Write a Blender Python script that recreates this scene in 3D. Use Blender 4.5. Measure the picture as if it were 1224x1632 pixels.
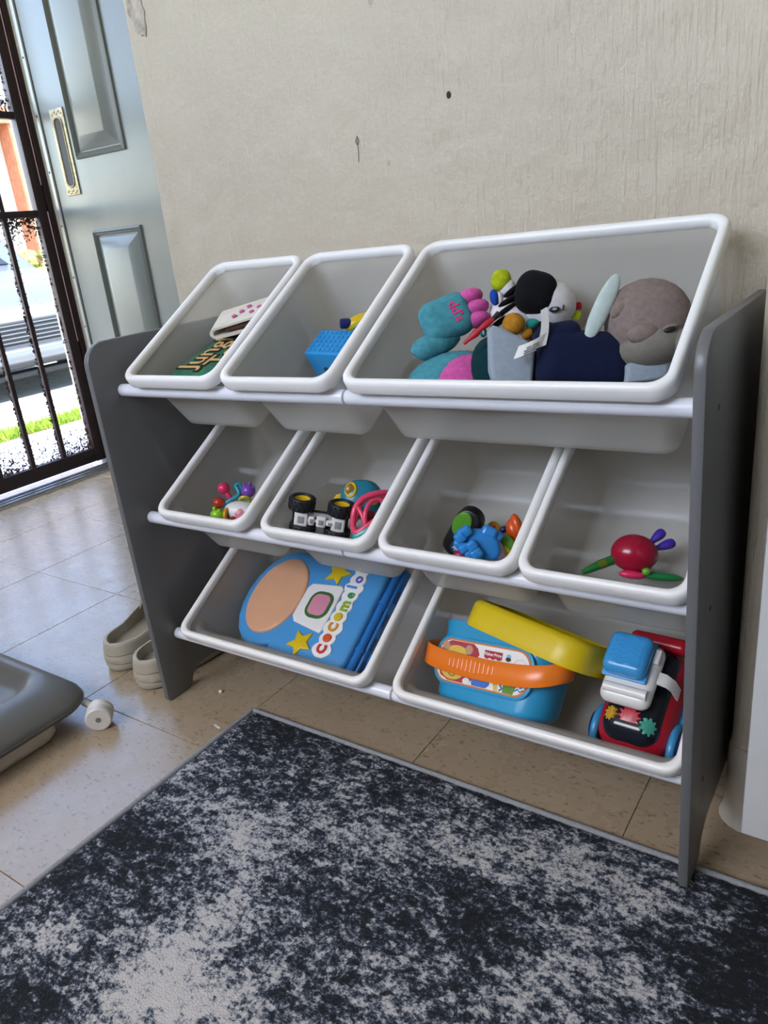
import bpy, math, random
import numpy as np
from mathutils import Matrix, Vector
random.seed(7)
for o in list(bpy.data.objects): bpy.data.objects.remove(o)
SC = bpy.context.scene
COL = SC.collection
PI = math.pi

# ------------------------------------------------------------------ camera
RIGHT = Vector((0.8284427, 0.5516821, -0.0965895))
UP = Vector((-0.1214183, 0.3452641, 0.9306182))
TOWARD = Vector((0.5467543, -0.7592362, 0.3530158))
CAM_POS = Vector((0.9867, -0.68474, 0.73461))
cd = bpy.data.cameras.new('camera'); cam = bpy.data.objects.new('camera', cd); COL.objects.link(cam)
M = Matrix((RIGHT, UP, TOWARD)).transposed().to_4x4(); M.translation = CAM_POS
cam.matrix_world = M
cd.sensor_fit = 'VERTICAL'; cd.sensor_height = 36.0; cd.lens = 1222.17/1632*36
cd.clip_start = 0.02; cd.clip_end = 200
SC.camera = cam

# ------------------------------------------------------------------ light
vs = SC.view_settings
vs.view_transform = 'Standard'; vs.look = 'None'; vs.gamma = 1.0; vs.use_curve_mapping = False
vs.exposure = 0.0
world = bpy.data.worlds.new('sky'); SC.world = world; world.use_nodes = True
wn = world.node_tree
for n in list(wn.nodes): wn.nodes.remove(n)
wo = wn.nodes.new('ShaderNodeOutputWorld'); bg = wn.nodes.new('ShaderNodeBackground'); sk = wn.nodes.new('ShaderNodeTexSky')
sk.sky_type = 'NISHITA'; sk.sun_disc = False; sk.sun_elevation = math.radians(52); sk.sun_rotation = math.radians(200)
wn.links.new(sk.outputs[0], bg.inputs[0]); wn.links.new(bg.outputs[0], wo.inputs[0]); bg.inputs[1].default_value = 1.5
sd = bpy.data.lights.new('sun', 'SUN'); sun = bpy.data.objects.new('sun', sd); COL.objects.link(sun)
sd.energy = 18.0; sd.angle = math.radians(0.6); sd.color = (1, .95, .88)
sun.rotation_euler = Vector((-.38, -.35, -.86)).to_track_quat('-Z', 'Y').to_euler()
# daylight through the tall window behind the camera
ad = bpy.data.lights.new('window_daylight', 'AREA'); al = bpy.data.objects.new('window_daylight', ad); COL.objects.link(al)
ad.shape = 'RECTANGLE'; ad.size = 1.76; ad.size_y = 1.06; ad.energy = 22; ad.color = (1.0, .985, .965)
al.location = (-0.1, -2.12, 1.80); al.rotation_euler = (math.radians(90), 0, 0)
# portal so the sky light that enters by the open doorway is sampled well
pd = bpy.data.lights.new('doorway_portal', 'AREA'); pl = bpy.data.objects.new('doorway_portal', pd); COL.objects.link(pl)
pd.shape = 'RECTANGLE'; pd.size = 2.05; pd.size_y = 1.0; pd.cycles.is_portal = True
pl.location = (-1.53, 0.47, 1.03); pl.rotation_euler = (0, math.radians(-90), 0)

# ------------------------------------------------------------------ materials
def lin(c):
    if isinstance(c, str):
        c = [int(c[i:i+2], 16)/255 for i in (0, 2, 4)]
    return tuple((x/12.92 if x <= .04045 else ((x+.055)/1.055)**2.4) for x in c)
def new_mat(name):
    m = bpy.data.materials.new(name); m.use_nodes = True
    nt = m.node_tree
    return m, nt, nt.nodes['Principled BSDF']
def N(nt, typ, **kw):
    n = nt.nodes.new(typ)
    for k, v in kw.items():
        if k in n.inputs: n.inputs[k].default_value = v
        else: setattr(n, k, v)
    return n
def coords(nt, scale=(1, 1, 1), rnd=False):
    tc = N(nt, 'ShaderNodeTexCoord'); mp = N(nt, 'ShaderNodeMapping'); mp.inputs['Scale'].default_value = scale
    nt.links.new(tc.outputs['Object'], mp.inputs['Vector'])
    if rnd:
        oi = N(nt, 'ShaderNodeObjectInfo'); ml = N(nt, 'ShaderNodeMath', operation='MULTIPLY'); ml.inputs[1].default_value = 37.0
        nt.links.new(oi.outputs['Random'], ml.inputs[0]); nt.links.new(ml.outputs[0], mp.inputs['Location'])
    return mp.outputs[0]
def noise(nt, vec, scale, detail=3, rough=.55):
    n = N(nt, 'ShaderNodeTexNoise'); n.inputs['Scale'].default_value = scale; n.inputs['Detail'].default_value = detail
    n.inputs['Roughness'].default_value = rough; nt.links.new(vec, n.inputs['Vector']); return n.outputs['Fac']
def ramp(nt, fac, stops, interp='LINEAR'):
    r = N(nt, 'ShaderNodeValToRGB'); r.color_ramp.interpolation = interp; e = r.color_ramp.elements
    while len(e) < len(stops): e.new(.5)
    for i, (p, c) in enumerate(stops):
        e[i].position = p; e[i].color = (*c, 1) if len(c) == 3 else c
    nt.links.new(fac, r.inputs[0]); return r.outputs[0]
def bump(nt, bsdf, h, strength=.2, dist=.002):
    b = N(nt, 'ShaderNodeBump'); b.inputs['Strength'].default_value = strength; b.inputs['Distance'].default_value = dist
    nt.links.new(h, b.inputs['Height']); nt.links.new(b.outputs[0], bsdf.inputs['Normal'])
def mixc(nt, fac, a, b, mode='MIX'):
    m = N(nt, 'ShaderNodeMix', data_type='RGBA', blend_type=mode)
    if isinstance(fac, float): m.inputs[0].default_value = fac
    else: nt.links.new(fac, m.inputs[0])
    for s, i in ((a, 6), (b, 7)):
        if isinstance(s, tuple): m.inputs[i].default_value = (*s[:3], 1)
        else: nt.links.new(s, m.inputs[i])
    return m.outputs[2]
CACHE = {}
def plain(name, col, rough=.4, var=.06, scale=30., bmp=0., bscale=200., **kw):
    """procedural solid colour with slight mottling"""
    if name in CACHE: return CACHE[name]
    m, nt, b = new_mat(name); c = lin(col)
    v = coords(nt)
    f = noise(nt, v, scale)
    nt.links.new(ramp(nt, f, [(.3, tuple(x*(1-var) for x in c)), (.7, tuple(min(1, x*(1+var)) for x in c))]), b.inputs['Base Color'])
    b.inputs['Roughness'].default_value = rough
    for k, x in kw.items(): b.inputs[k.replace('_', ' ')].default_value = x
    if bmp: bump(nt, b, noise(nt, v, bscale, 2), bmp, .001)
    CACHE[name] = m; return m
def plush(name, col, var=.16):
    return plain(name, col, .95, var, 160., .55, 900., Sheen_Weight=.03, Sheen_Roughness=.5, Specular_IOR_Level=.12)
def plastic(name, col, rough=.28): return plain(name, col, rough, .04, 12.)

def wall_mat():
    m, nt, b = new_mat('cream_wall_paint'); v = coords(nt)
    big = noise(nt, v, 2.2, 4, .6)
    col = ramp(nt, big, [(.3, lin('b9ae9a')), (.7, lin('c4b9a4'))])
    sp = noise(nt, v, 34, 2, .5)
    marks = ramp(nt, sp, [(.775, (0, 0, 0)), (.80, (.6, .6, .6))])
    col = mixc(nt, marks, col, lin('9a9280'))
    w2 = coords(nt, (9, 9, 2.0)); sc = noise(nt, w2, 7, 1, .3)
    scr = ramp(nt, sc, [(.499, (0, 0, 0)), (.5, (.5, .5, .5)), (.501, (0, 0, 0))])
    col = mixc(nt, scr, col, lin('b0a690'))
    nt.links.new(col, b.inputs['Base Color']); b.inputs['Roughness'].default_value = .5
    streak = noise(nt, coords(nt, (75, 75, 5)), 2.2, 3, .6); lump = noise(nt, v, 16, 5, .62)
    ad_ = N(nt, 'ShaderNodeMath', operation='MULTIPLY_ADD'); ad_.inputs[1].default_value = 2.6
    nt.links.new(lump, ad_.inputs[0]); nt.links.new(streak, ad_.inputs[2])
    bump(nt, b, ad_.outputs[0], .6, .0045)
    return m
def tile_mat():
    m, nt, b = new_mat('beige_vinyl_tile'); v = coords(nt, rnd=True)
    base = ramp(nt, noise(nt, v, 5, 4), [(.3, lin('9d8b73')), (.7, lin('a5947c'))])
    fl = noise(nt, coords(nt, (1, 2.0, 1), True), 88, 2, .5)
    col = mixc(nt, ramp(nt, fl, [(.625, (0, 0, 0)), (.66, (.6, .6, .6))]), base, lin('5d4a39'))
    fl2 = noise(nt, coords(nt, (2.0, 1, 1), True), 70, 2, .5)
    col = mixc(nt, ramp(nt, fl2, [(.70, (0, 0, 0)), (.75, (.35, .35, .35))]), col, lin('c7baa4'))
    nt.links.new(col, b.inputs['Base Color'])
    nt.links.new(ramp(nt, noise(nt, v, 18, 5), [(.3, (.22,)*3), (.7, (.36,)*3)]), b.inputs['Roughness'])
    b.inputs['Coat Weight'].default_value = .45; b.inputs['Coat Roughness'].default_value = .2
    bump(nt, b, noise(nt, v, 26, 5, .6), .22, .003)
    return m
# worn light and dark patches woven into the rug: x, y, radius, light or dark
RUG_PATCH = [(.316, -.180, .050, 1), (.379, -.183, .050, 1), (.409, -.259, .050, 1), (.407, -.330, .060, 1), (.394, -.364, .060, 1), (.260, -.408, .050, 1), (.399, -.397, .050, 1), (.477, -.361, .050, 1), (.710, -.017, .045, 1), (.796, -.028, .050, 1), (.867, -.031, .050, 1), (.836, -.139, .050, 1), (.756, -.132, .040, 1), (.628, -.194, .050, 1), (.730, -.199, .050, 1), (.278, -.023, .100, -1), (.254, -.244, .070, -1), (.169, -.252, .060, -1), (.480, -.200, .090, -1), (.457, -.313, .025, -1), (.281, -.456, .050, -1), (.198, -.331, .050, -1), (.557, -.296, .060, -1), (.520, .004, .090, -1), (.664, -.138, .070, -1), (.577, -.147, .080, -1), (.909, .006, .070, -1), (.850, -.079, .050, -1), (.928, -.098, .060, -1), (.657, .030, .070, -1)]
def rug_mat():
    m, nt, b = new_mat('distressed_navy_pile'); v = coords(nt)
    big = noise(nt, coords(nt, (1, 1.25, 1)), 2.6, 3, .55)
    mid = noise(nt, coords(nt, (.8, 1.3, 1)), 68, 4, .72)
    fine = noise(nt, v, 200, 3, .75)
    def mad(a, k, c):
        x = N(nt, 'ShaderNodeMath', operation='MULTIPLY_ADD'); nt.links.new(a, x.inputs[0]); x.inputs[1].default_value = k
        if isinstance(c, float): x.inputs[2].default_value = c
        else: nt.links.new(c, x.inputs[2])
        return x.outputs[0]
    s = mad(big, .7, mad(mid, 1.35, mad(fine, 1.0, -1.03)))
    for px, py, pr_, sg in RUG_PATCH:
        d = N(nt, 'ShaderNodeVectorMath', operation='DISTANCE'); nt.links.new(v, d.inputs[0]); d.inputs[1].default_value = (px, py, .01)
        m_ = N(nt, 'ShaderNodeMapRange', interpolation_type='SMOOTHSTEP'); nt.links.new(d.outputs['Value'], m_.inputs[0])
        m_.inputs[1].default_value = 0; m_.inputs[2].default_value = pr_*1.5; m_.inputs[3].default_value = .125*sg; m_.inputs[4].default_value = 0
        a_ = N(nt, 'ShaderNodeMath', operation='ADD'); nt.links.new(s, a_.inputs[0]); nt.links.new(m_.outputs[0], a_.inputs[1]); s = a_.outputs[0]
    col = ramp(nt, s, [(.30, lin('0c1017')), (.42, lin('1f2733')), (.52, lin('4e5766')), (.62, lin('9a9da3')), (.74, lin('c4c3c2'))])
    nt.links.new(col, b.inputs['Base Color']); b.inputs['Roughness'].default_value = .95
    b.inputs['Sheen Weight'].default_value = .0
    bump(nt, b, noise(nt, v, 420, 3, .7), .8, .004)
    return m
def bin_mat(name, see, trans, col='eeece6'):
    """thin translucent white polypropylene"""
    m, nt, b = new_mat(name)
    b.inputs['Base Color'].default_value = (*lin(col), 1); b.inputs['Roughness'].default_value = .32
    b.inputs['Specular IOR Level'].default_value = .45
    v = coords(nt); bump(nt, b, noise(nt, v, 12, 2), .05, .003)
    tr = N(nt, 'ShaderNodeBsdfTranslucent'); tr.inputs[0].default_value = (*lin('eeede8'), 1)
    tp = N(nt, 'ShaderNodeBsdfTransparent'); tp.inputs[0].default_value = (.97, .97, .97, 1)
    m1 = N(nt, 'ShaderNodeMixShader'); m1.inputs[0].default_value = trans
    m2 = N(nt, 'ShaderNodeMixShader'); m2.inputs[0].default_value = see
    out = nt.nodes['Material Output']
    nt.links.new(b.outputs[0], m1.inputs[1]); nt.links.new(tr.outputs[0], m1.inputs[2])
    nt.links.new(m1.outputs[0], m2.inputs[1]); nt.links.new(tp.outputs[0], m2.inputs[2]); nt.links.new(m2.outputs[0], out.inputs[0])
    return m
def screen_mat():
    """rusty perforated screen: open holes, clogged towards its frame"""
    m, nt, b = new_mat('rusty_perforated_screen'); b.inputs['Base Color'].default_value = (*lin('4a3a38'), 1); b.inputs['Roughness'].default_value = .7
    tc = N(nt, 'ShaderNodeTexCoord'); sp = N(nt, 'ShaderNodeSeparateXYZ'); nt.links.new(tc.outputs['Generated'], sp.inputs[0])
    def edge(o):
        a = N(nt, 'ShaderNodeMath', operation='SUBTRACT'); nt.links.new(o, a.inputs[0]); a.inputs[1].default_value = .5
        c = N(nt, 'ShaderNodeMath', operation='ABSOLUTE'); nt.links.new(a.outputs[0], c.inputs[0]); return c.outputs[0]
    mx = N(nt, 'ShaderNodeMath', operation='MAXIMUM'); nt.links.new(edge(sp.outputs[1]), mx.inputs[0]); nt.links.new(edge(sp.outputs[2]), mx.inputs[1])
    clog = ramp(nt, mx.outputs[0], [(.36, (0, 0, 0)), (.5, (.25, .25, .25))])
    n = noise(nt, coords(nt), 150, 3, .6)
    n2 = noise(nt, coords(nt), 9, 3, .6)
    ad_ = N(nt, 'ShaderNodeMath', operation='ADD'); nt.links.new(n, ad_.inputs[0]); nt.links.new(clog, ad_.inputs[1])
    ad2 = N(nt, 'ShaderNodeMath', operation='MULTIPLY_ADD'); nt.links.new(n2, ad2.inputs[0]); ad2.inputs[1].default_value = .35; nt.links.new(ad_.outputs[0], ad2.inputs[2])
    fac = ramp(nt, ad2.outputs[0], [(.90, (0, 0, 0)), (.93, (1, 1, 1))])
    tp = N(nt, 'ShaderNodeBsdfTransparent'); mx2 = N(nt, 'ShaderNodeMixShader')
    nt.links.new(fac, mx2.inputs[0]); nt.links.new(tp.outputs[0], mx2.inputs[1]); nt.links.new(b.outputs[0], mx2.inputs[2])
    nt.links.new(mx2.outputs[0], nt.nodes['Material Output'].inputs[0])
    return m
def ground_mat(name, c1, c2, scale, rough=.9):
    m, nt, b = new_mat(name); v = coords(nt)
    nt.links.new(ramp(nt, noise(nt, v, scale, 5, .65), [(.35, lin(c1)), (.65, lin(c2))]), b.inputs['Base Color'])
    b.inputs['Roughness'].default_value = rough; bump(nt, b, noise(nt, v, scale*8, 3), .3, .004)
    return m

# ------------------------------------------------------------------ geometry helpers
class Geo:
    def __init__(s, k=1.0): s.v = []; s.f = []; s.k = k
    def add(s, vs_, fs, m=None):
        o = len(s.v)
        s.v += [tuple((m @ Vector(p))) if m is not None else tuple(p) for p in vs_]
        s.f += [tuple(i+o for i in f) for f in fs]; return s
    def loft(s, rings, m=None, cap0=True, cap1=True, closed=True):
        n = len(rings[0]); vs_ = [p for r in rings for p in r]; fs = []
        for a in range(len(rings)-1):
            for i in range(n if closed else n-1):
                j = (i+1) % n; fs.append((a*n+i, a*n+j, (a+1)*n+j, (a+1)*n+i))
        if cap0: fs.append(tuple(reversed(range(n))))
        if cap1: fs.append(tuple(range((len(rings)-1)*n, len(rings)*n)))
        return s.add(vs_, fs, m)
    def box(s, c, h, m=None):
        x, y, z = c; a, b, d = h
        vs_ = [(x+i*a, y+j*b, z+k*d) for k in (-1, 1) for j in (-1, 1) for i in (-1, 1)]
        return s.add(vs_, [(0, 2, 3, 1), (4, 5, 7, 6), (0, 1, 5, 4), (2, 6, 7, 3), (0, 4, 6, 2), (1, 3, 7, 5)], m)
    def rbox(s, c, h, r, m=None, n=3):
        r = min(r, *h); rings = []
        lats = [(-1, -90+90*i/n) for i in range(n+1)] + [(1, 90*i/n) for i in range(n+1)]
        for sz, la in lats:
            la = math.radians(la); ring = []
            for q, (sx, sy) in enumerate(((1, 1), (-1, 1), (-1, -1), (1, -1))):
                for i in range(n+1):
                    lo = PI/2*(q+i/n)
                    ring.append((c[0]+sx*(h[0]-r)+r*math.cos(la)*math.cos(lo), c[1]+sy*(h[1]-r)+r*math.cos(la)*math.sin(lo), c[2]+sz*(h[2]-r)+r*math.sin(la)))
            rings.append(ring)
        return s.loft(rings, m)
    def ell(s, c, h, m=None, nu=20, nv=12, p=1.0):
        def sg(x): return math.copysign(abs(x)**p, x)
        rings = []
        for j in range(nv+1):
            la = -PI/2+PI*j/nv; cl = max(1e-3, math.cos(la))
            rings.append([(c[0]+h[0]*sg(cl)*sg(math.cos(2*PI*i/nu)), c[1]+h[1]*sg(cl)*sg(math.sin(2*PI*i/nu)), c[2]+h[2]*sg(math.sin(la))) for i in range(nu)])
        return s.loft(rings, m)
    def tube(s, pts, r, n=10, m=None, closed=False, flat=None):
        P = [Vector(p) for p in pts]; L = len(P); rs = r if isinstance(r, (list, tuple)) else [r]*L
        rings = []; up = None
        for i in range(L):
            t = (P[(i+1) % L]-P[i-1]) if closed else (P[min(i+1, L-1)]-P[max(i-1, 0)])
            t.normalize()
            if up is None:
                up = Vector((0, 0, 1)) if abs(t.z) < .9 else Vector((0, 1, 0))
            a = t.cross(up)
            if a.length < 1e-6: a = t.orthogonal()
            a.normalize(); b = a.cross(t); b.normalize(); up = b
            fa, fb = flat if flat else (1, 1)
            rings.append([tuple(P[i]+a*(rs[i]*fa*math.cos(2*PI*k/n))+b*(rs[i]*fb*math.sin(2*PI*k/n))) for k in range(n)])
        if closed:
            rings.append(rings[0]); return s.loft(rings, m, False, False)
        return s.loft(rings, m)
    def lathe(s, prof, n=24, m=None, closed=False):
        rings = [[(max(r, 1e-5)*math.cos(2*PI*i/n), max(r, 1e-5)*math.sin(2*PI*i/n), z) for i in range(n)] for r, z in prof]
        if closed: rings.append(rings[0]); return s.loft(rings, m, False, False)
        return s.loft(rings, m)
    def prism(s, poly, z0, z1, r=0., m=None, n=3):
        """polygon (counter-clockwise) raised from z0 to z1 with a rounded top edge"""
        def inset(d):
            L = len(poly); out = []
            for i in range(L):
                a = Vector(poly[i-1]).to_2d(); b = Vector(poly[i]).to_2d(); c = Vector(poly[(i+1) % L]).to_2d()
                n1 = Vector((-(b-a).y, (b-a).x)); n2 = Vector((-(c-b).y, (c-b).x))
                if n1.length > 0: n1.normalize()
                if n2.length > 0: n2.normalize()
                t = n1+n2
                out.append(b+t.normalized()*min(1.6*d, d/max(.5, t.length/2)) if t.length > 1e-9 else b)
            return out
        rings = [[(p[0], p[1], z0) for p in poly]]
        if r > 0:
            for i in range(n+1):
                a = PI/2*i/n; d = r*(1-math.cos(a)); rings.append([(p.x, p.y, z1-r+r*math.sin(a)) for p in inset(d)])
        else: rings.append([(p[0], p[1], z1) for p in poly])
        return s.loft(rings, m)
    def mesh(s, name, mat, angle=40):
        me = bpy.data.meshes.new(name); k = s.k
        me.from_pydata([(a*k, b*k, c*k) for a, b, c in s.v], [], s.f)
        import bmesh
        bm = bmesh.new(); bm.from_mesh(me); bmesh.ops.recalc_face_normals(bm, faces=bm.faces); bm.to_mesh(me); bm.free()
        me.polygons.foreach_set('use_smooth', [True]*len(me.polygons)); me.set_sharp_from_angle(angle=math.radians(angle))
        me.materials.append(mat); me.update(); return me
def link(name, me, parent=None, mat4=None):
    o = bpy.data.objects.new(name, me); COL.objects.link(o)
    if parent is not None: o.parent = parent
    if mat4 is not None: o.matrix_local = mat4
    return o
def part(name, geo, mat, parent=None, mat4=None, label=None, angle=40):
    o = link(name, geo.mesh(name, mat, angle), parent, mat4)
    if label: o['label'] = label
    return o
def tag(o, label, cat, group=None):
    o['label'] = label; o['category'] = cat
    if group: o['group'] = group
    return o
def thing(name, label, cat, mat4=None, group=None):
    o = bpy.data.objects.new(name, None); COL.objects.link(o); o.empty_display_size = .02
    if mat4 is not None: o.matrix_world = mat4
    return tag(o, label, cat, group)
def struct(name, geo, mat, label, cat, mat4=None, angle=40):
    o = part(name, geo, mat, None, mat4, angle=angle); o['kind'] = 'structure'
    return tag(o, label, cat)
def T(x, y=0, z=0): return Matrix.Translation((x, y, z))
def RX(d): return Matrix.Rotation(math.radians(d), 4, 'X')
def RY(d): return Matrix.Rotation(math.radians(d), 4, 'Y')
def RZ(d): return Matrix.Rotation(math.radians(d), 4, 'Z')
def SCL(x, y, z): return Matrix.Diagonal((x, y, z, 1))
def rrect(x0, x1, y0, y1, r, n=6):
    out = []
    for cx, cy, a0 in ((x1-r, y1-r, 0), (x0+r, y1-r, 90), (x0+r, y0+r, 180), (x1-r, y0+r, 270)):
        for i in range(n+1):
            a = math.radians(a0+90*i/n); out.append((cx+r*math.cos(a), cy+r*math.sin(a)))
    return out
def circle(cx, cy, rx, ry=None, n=28, a0=0.):
    ry = rx if ry is None else ry
    return [(cx+rx*math.cos(2*PI*i/n+a0), cy+ry*math.sin(2*PI*i/n+a0)) for i in range(n)]
def spline(pts, n=6):
    """Catmull-Rom through the points"""
    P = [Vector(p) for p in pts]; out = []
    for i in range(len(P)-1):
        a, b, c, d = P[max(i-1, 0)], P[i], P[i+1], P[min(i+2, len(P)-1)]
        for j in range(n):
            t = j/n; out.append(.5*((2*b)+(c-a)*t+(2*a-5*b+4*c-d)*t*t+(3*b-a-3*c+d)*t**3))
    out.append(P[-1]); return [tuple(p) for p in out]
def text_mesh(txt, size, mat, thick=.0005, bold=.0, name='lettering'):
    cu = bpy.data.curves.new(name, 'FONT'); cu.body = txt; cu.size = size; cu.extrude = thick; cu.offset = bold
    cu.align_x = 'CENTER'; cu.align_y = 'CENTER'; cu.resolution_u = 3
    tmp = bpy.data.objects.new('tmp', cu); COL.objects.link(tmp)
    dg = bpy.context.evaluated_depsgraph_get()
    me = bpy.data.meshes.new_from_object(tmp.evaluated_get(dg)); bpy.data.objects.remove(tmp)
    me.name = name; me.materials.clear(); me.materials.append(mat); return me

# ------------------------------------------------------------------ the room
WALL = wall_mat(); TILE = tile_mat()
WHITE_PAINT = plain('white_gloss_paint', 'd9d8d2', .4, .04, 6.)
GROUT = plain('dark_joint', '4a4036', .8)
Y_WALL = .305; X_EDGE = -.132; Y_REC = 1.0; X_LEFT = -1.40; X_RIGHT = 2.3; Y_FRONT = -2.1; CEIL = 2.5
fl = struct('floor', Geo().box(((X_LEFT-.1+X_RIGHT)/2, (Y_FRONT+Y_REC)/2, -.03), ((X_RIGHT-X_LEFT+.1)/2, (Y_REC-Y_FRONT)/2, .0265)), GROUT, 'beige vinyl tile floor with brown flecks', 'floor')
TS = .3048; TX0 = .1523; TY0 = -.0604
def tile_mesh(x0, x1, y0, y1):
    h = .0004; g = Geo()
    cx, cy = (x0+x1)/2, (y0+y1)/2; a, b = (x1-x0)/2-h, (y1-y0)/2-h
    g.loft([[(-a, -b, -.0035), (a, -b, -.0035), (a, b, -.0035), (-a, b, -.0035)], [(-a, -b, -.0006), (a, -b, -.0006), (a, b, -.0006), (-a, b, -.0006)],
            [(-a+.0008, -b+.0008, 0), (a-.0008, -b+.0008, 0), (a-.0008, b-.0008, 0), (-a+.0008, b-.0008, 0)]])
    return g.mesh('tile', TILE, 20), cx, cy
tcache = {}
for i in range(-6, 9):
    for j in range(-10, 5):
        x0, x1 = max(TX0+i*TS, X_LEFT-.02), min(TX0+(i+1)*TS, X_RIGHT)
        y0, y1 = max(TY0+j*TS, Y_FRONT), min(TY0+(j+1)*TS, Y_REC)
        if x1-x0 < .01 or y1-y0 < .01: continue
        if x0 > X_EDGE and y0 > Y_WALL: continue
        if x0 > X_EDGE: y1 = min(y1, Y_WALL+.02) if y0 < Y_WALL else y1
        key = (round(x1-x0, 4), round(y1-y0, 4))
        if key not in tcache: tcache[key] = tile_mesh(x0, x1, y0, y1)[0]
        link('tile', tcache[key], fl, T((x0+x1)/2, (y0+y1)/2, 0))
# walls
g = Geo(); g.box(((X_EDGE+X_RIGHT)/2, Y_WALL+.06, CEIL/2), ((X_RIGHT-X_EDGE)/2, .06, CEIL/2))
struct('wall_back', g, WALL, 'cream painted plaster wall behind the toy rack', 'wall')
# broken plaster along the wall's outer corner
rg = random.Random(3); g = Geo()
zs = [i*.022 for i in range(114)]
ring = []
for z in zs:
    d = .003+.006*rg.random()**2+(.02*max(0, 1-abs(z-1.08)/.10)*rg.random()); e = .003+.005*rg.random()
    ring.append([(X_EDGE-d, Y_WALL+.03, z), (X_EDGE-d*.8, Y_WALL+.004, z), (X_EDGE-d*.2, Y_WALL-.001-e*.25, z), (X_EDGE+.012+e, Y_WALL-.002, z), (X_EDGE+.03, Y_WALL+.001, z), (X_EDGE+.03, Y_WALL+.03, z)])
g.loft(ring)
struct('trim_1', g, WALL, 'chipped plaster corner edge of the cream wall beside the grey door', 'plaster edge', angle=20)
g = Geo(); g.box((X_EDGE+.05, (Y_WALL+.12+Y_REC+.12)/2, CEIL/2), (.05, (Y_REC-Y_WALL)/2, CEIL/2))
struct('wall_return', g, WALL, 'side of the cream wall facing the entry', 'wall')
g = Geo(); g.box(((X_LEFT-.14+X_EDGE)/2, Y_REC+.06, CEIL/2), ((X_EDGE-X_LEFT+.14)/2, .06, CEIL/2))
struct('wall_entry', g, WALL, 'entry wall behind the grey panelled door', 'wall')
DY0, DY1, DZ = -.06, .975, 2.08
g = Geo()
g.box((X_LEFT-.07, (Y_FRONT+DY0)/2, CEIL/2), (.07, (DY0-Y_FRONT)/2, CEIL/2)); g.box((X_LEFT-.07, (DY1+Y_REC)/2, CEIL/2), (.07, (Y_REC-DY1)/2, CEIL/2))
g.box((X_LEFT-.07, (DY0+DY1)/2, (DZ+CEIL)/2), (.07, (DY1-DY0)/2, (CEIL-DZ)/2))
struct('wall_left', g, WALL, 'cream wall around the open entrance doorway', 'wall')
struct('wall_right', Geo().box((X_RIGHT+.05, (Y_FRONT+Y_WALL)/2, CEIL/2), (.05, (Y_WALL-Y_FRONT)/2, CEIL/2)), WALL, 'cream side wall of the room', 'wall')
g = Geo(); wx0, wx1, wz0, wz1 = -1.0, .8, 1.25, 2.35
for a, b, c, d in ((X_LEFT-.14, wx0, 0, CEIL), (wx1, X_RIGHT+.1, 0, CEIL), (wx0, wx1, 0, wz0), (wx0, wx1, wz1, CEIL)):
    g.box(((a+b)/2, Y_FRONT-.07, (c+d)/2), ((b-a)/2, .07, (d-c)/2))
struct('wall_front', g, WALL, 'cream wall with the window opposite the rack', 'wall')
g = Geo()
for a, b, c, d in ((wx0, wx0+.05, wz0, wz1), (wx1-.05, wx1, wz0, wz1), (wx0, wx1, wz0, wz0+.05), (wx0, wx1, wz1-.05, wz1)):
    g.box(((a+b)/2, Y_FRONT-.09, (c+d)/2), ((b-a)/2, .03, (d-c)/2))
struct('window_1', g, WHITE_PAINT, 'white window frame opposite the rack', 'window')
struct('ceiling', Geo().box(((X_LEFT-.14+X_RIGHT+.1)/2, (Y_FRONT+Y_REC)/2, CEIL+.05), ((X_RIGHT-X_LEFT+.24)/2, (Y_REC-Y_FRONT)/2+.14, .05)), plain('white_ceiling', 'e6e3da', .8), 'plain white ceiling', 'ceiling')
# plaster pier at the right, with a vinyl cove base
PX, PY = .8595, .15
g = Geo(); poly = [(PX+.02*(1-math.cos(PI/2*i/5)), PY+.02*(1-math.sin(PI/2*i/5))) for i in range(6)] + [(X_RIGHT, PY), (X_RIGHT, Y_WALL), (PX, Y_WALL)]
g.prism([(p[0], p[1]) for p in poly], 0, CEIL)
struct('wall_pier', g, WALL, 'narrow cream pier standing out from the wall right of the rack', 'wall')
g = Geo(); rings = []
path = [(PX, Y_WALL-.005), (PX, PY+.02)] + [(PX+.02*(1-math.cos(PI/2*i/5)), PY+.02*(1-math.sin(PI/2*i/5))) for i in range(1, 6)] + [(X_RIGHT, PY)]
for k, (x, y) in enumerate(path):
    nx, ny = (-1, 0) if k < 2 else ((0, -1) if k > 6 else (-math.cos(PI/2*(k-1)/5), -math.sin(PI/2*(k-1)/5)))
    sx = 1.0+2.5*max(0, min(1, (k-1)/5))
    rings.append([(x+nx*d*sx, y+ny*d*sx, z) for d, z in ((-.004, .105), (.0012, .105), (.002, .1), (.002, .03), (.003, .014), (.0052, .004), (.006, .0), (-.004, 0))])
g.loft(rings)
struct('baseboard_right', g, plain('cove_base_vinyl', 'b9b1a2', .35), 'beige vinyl cove base around the foot of the pier', 'baseboard')

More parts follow.
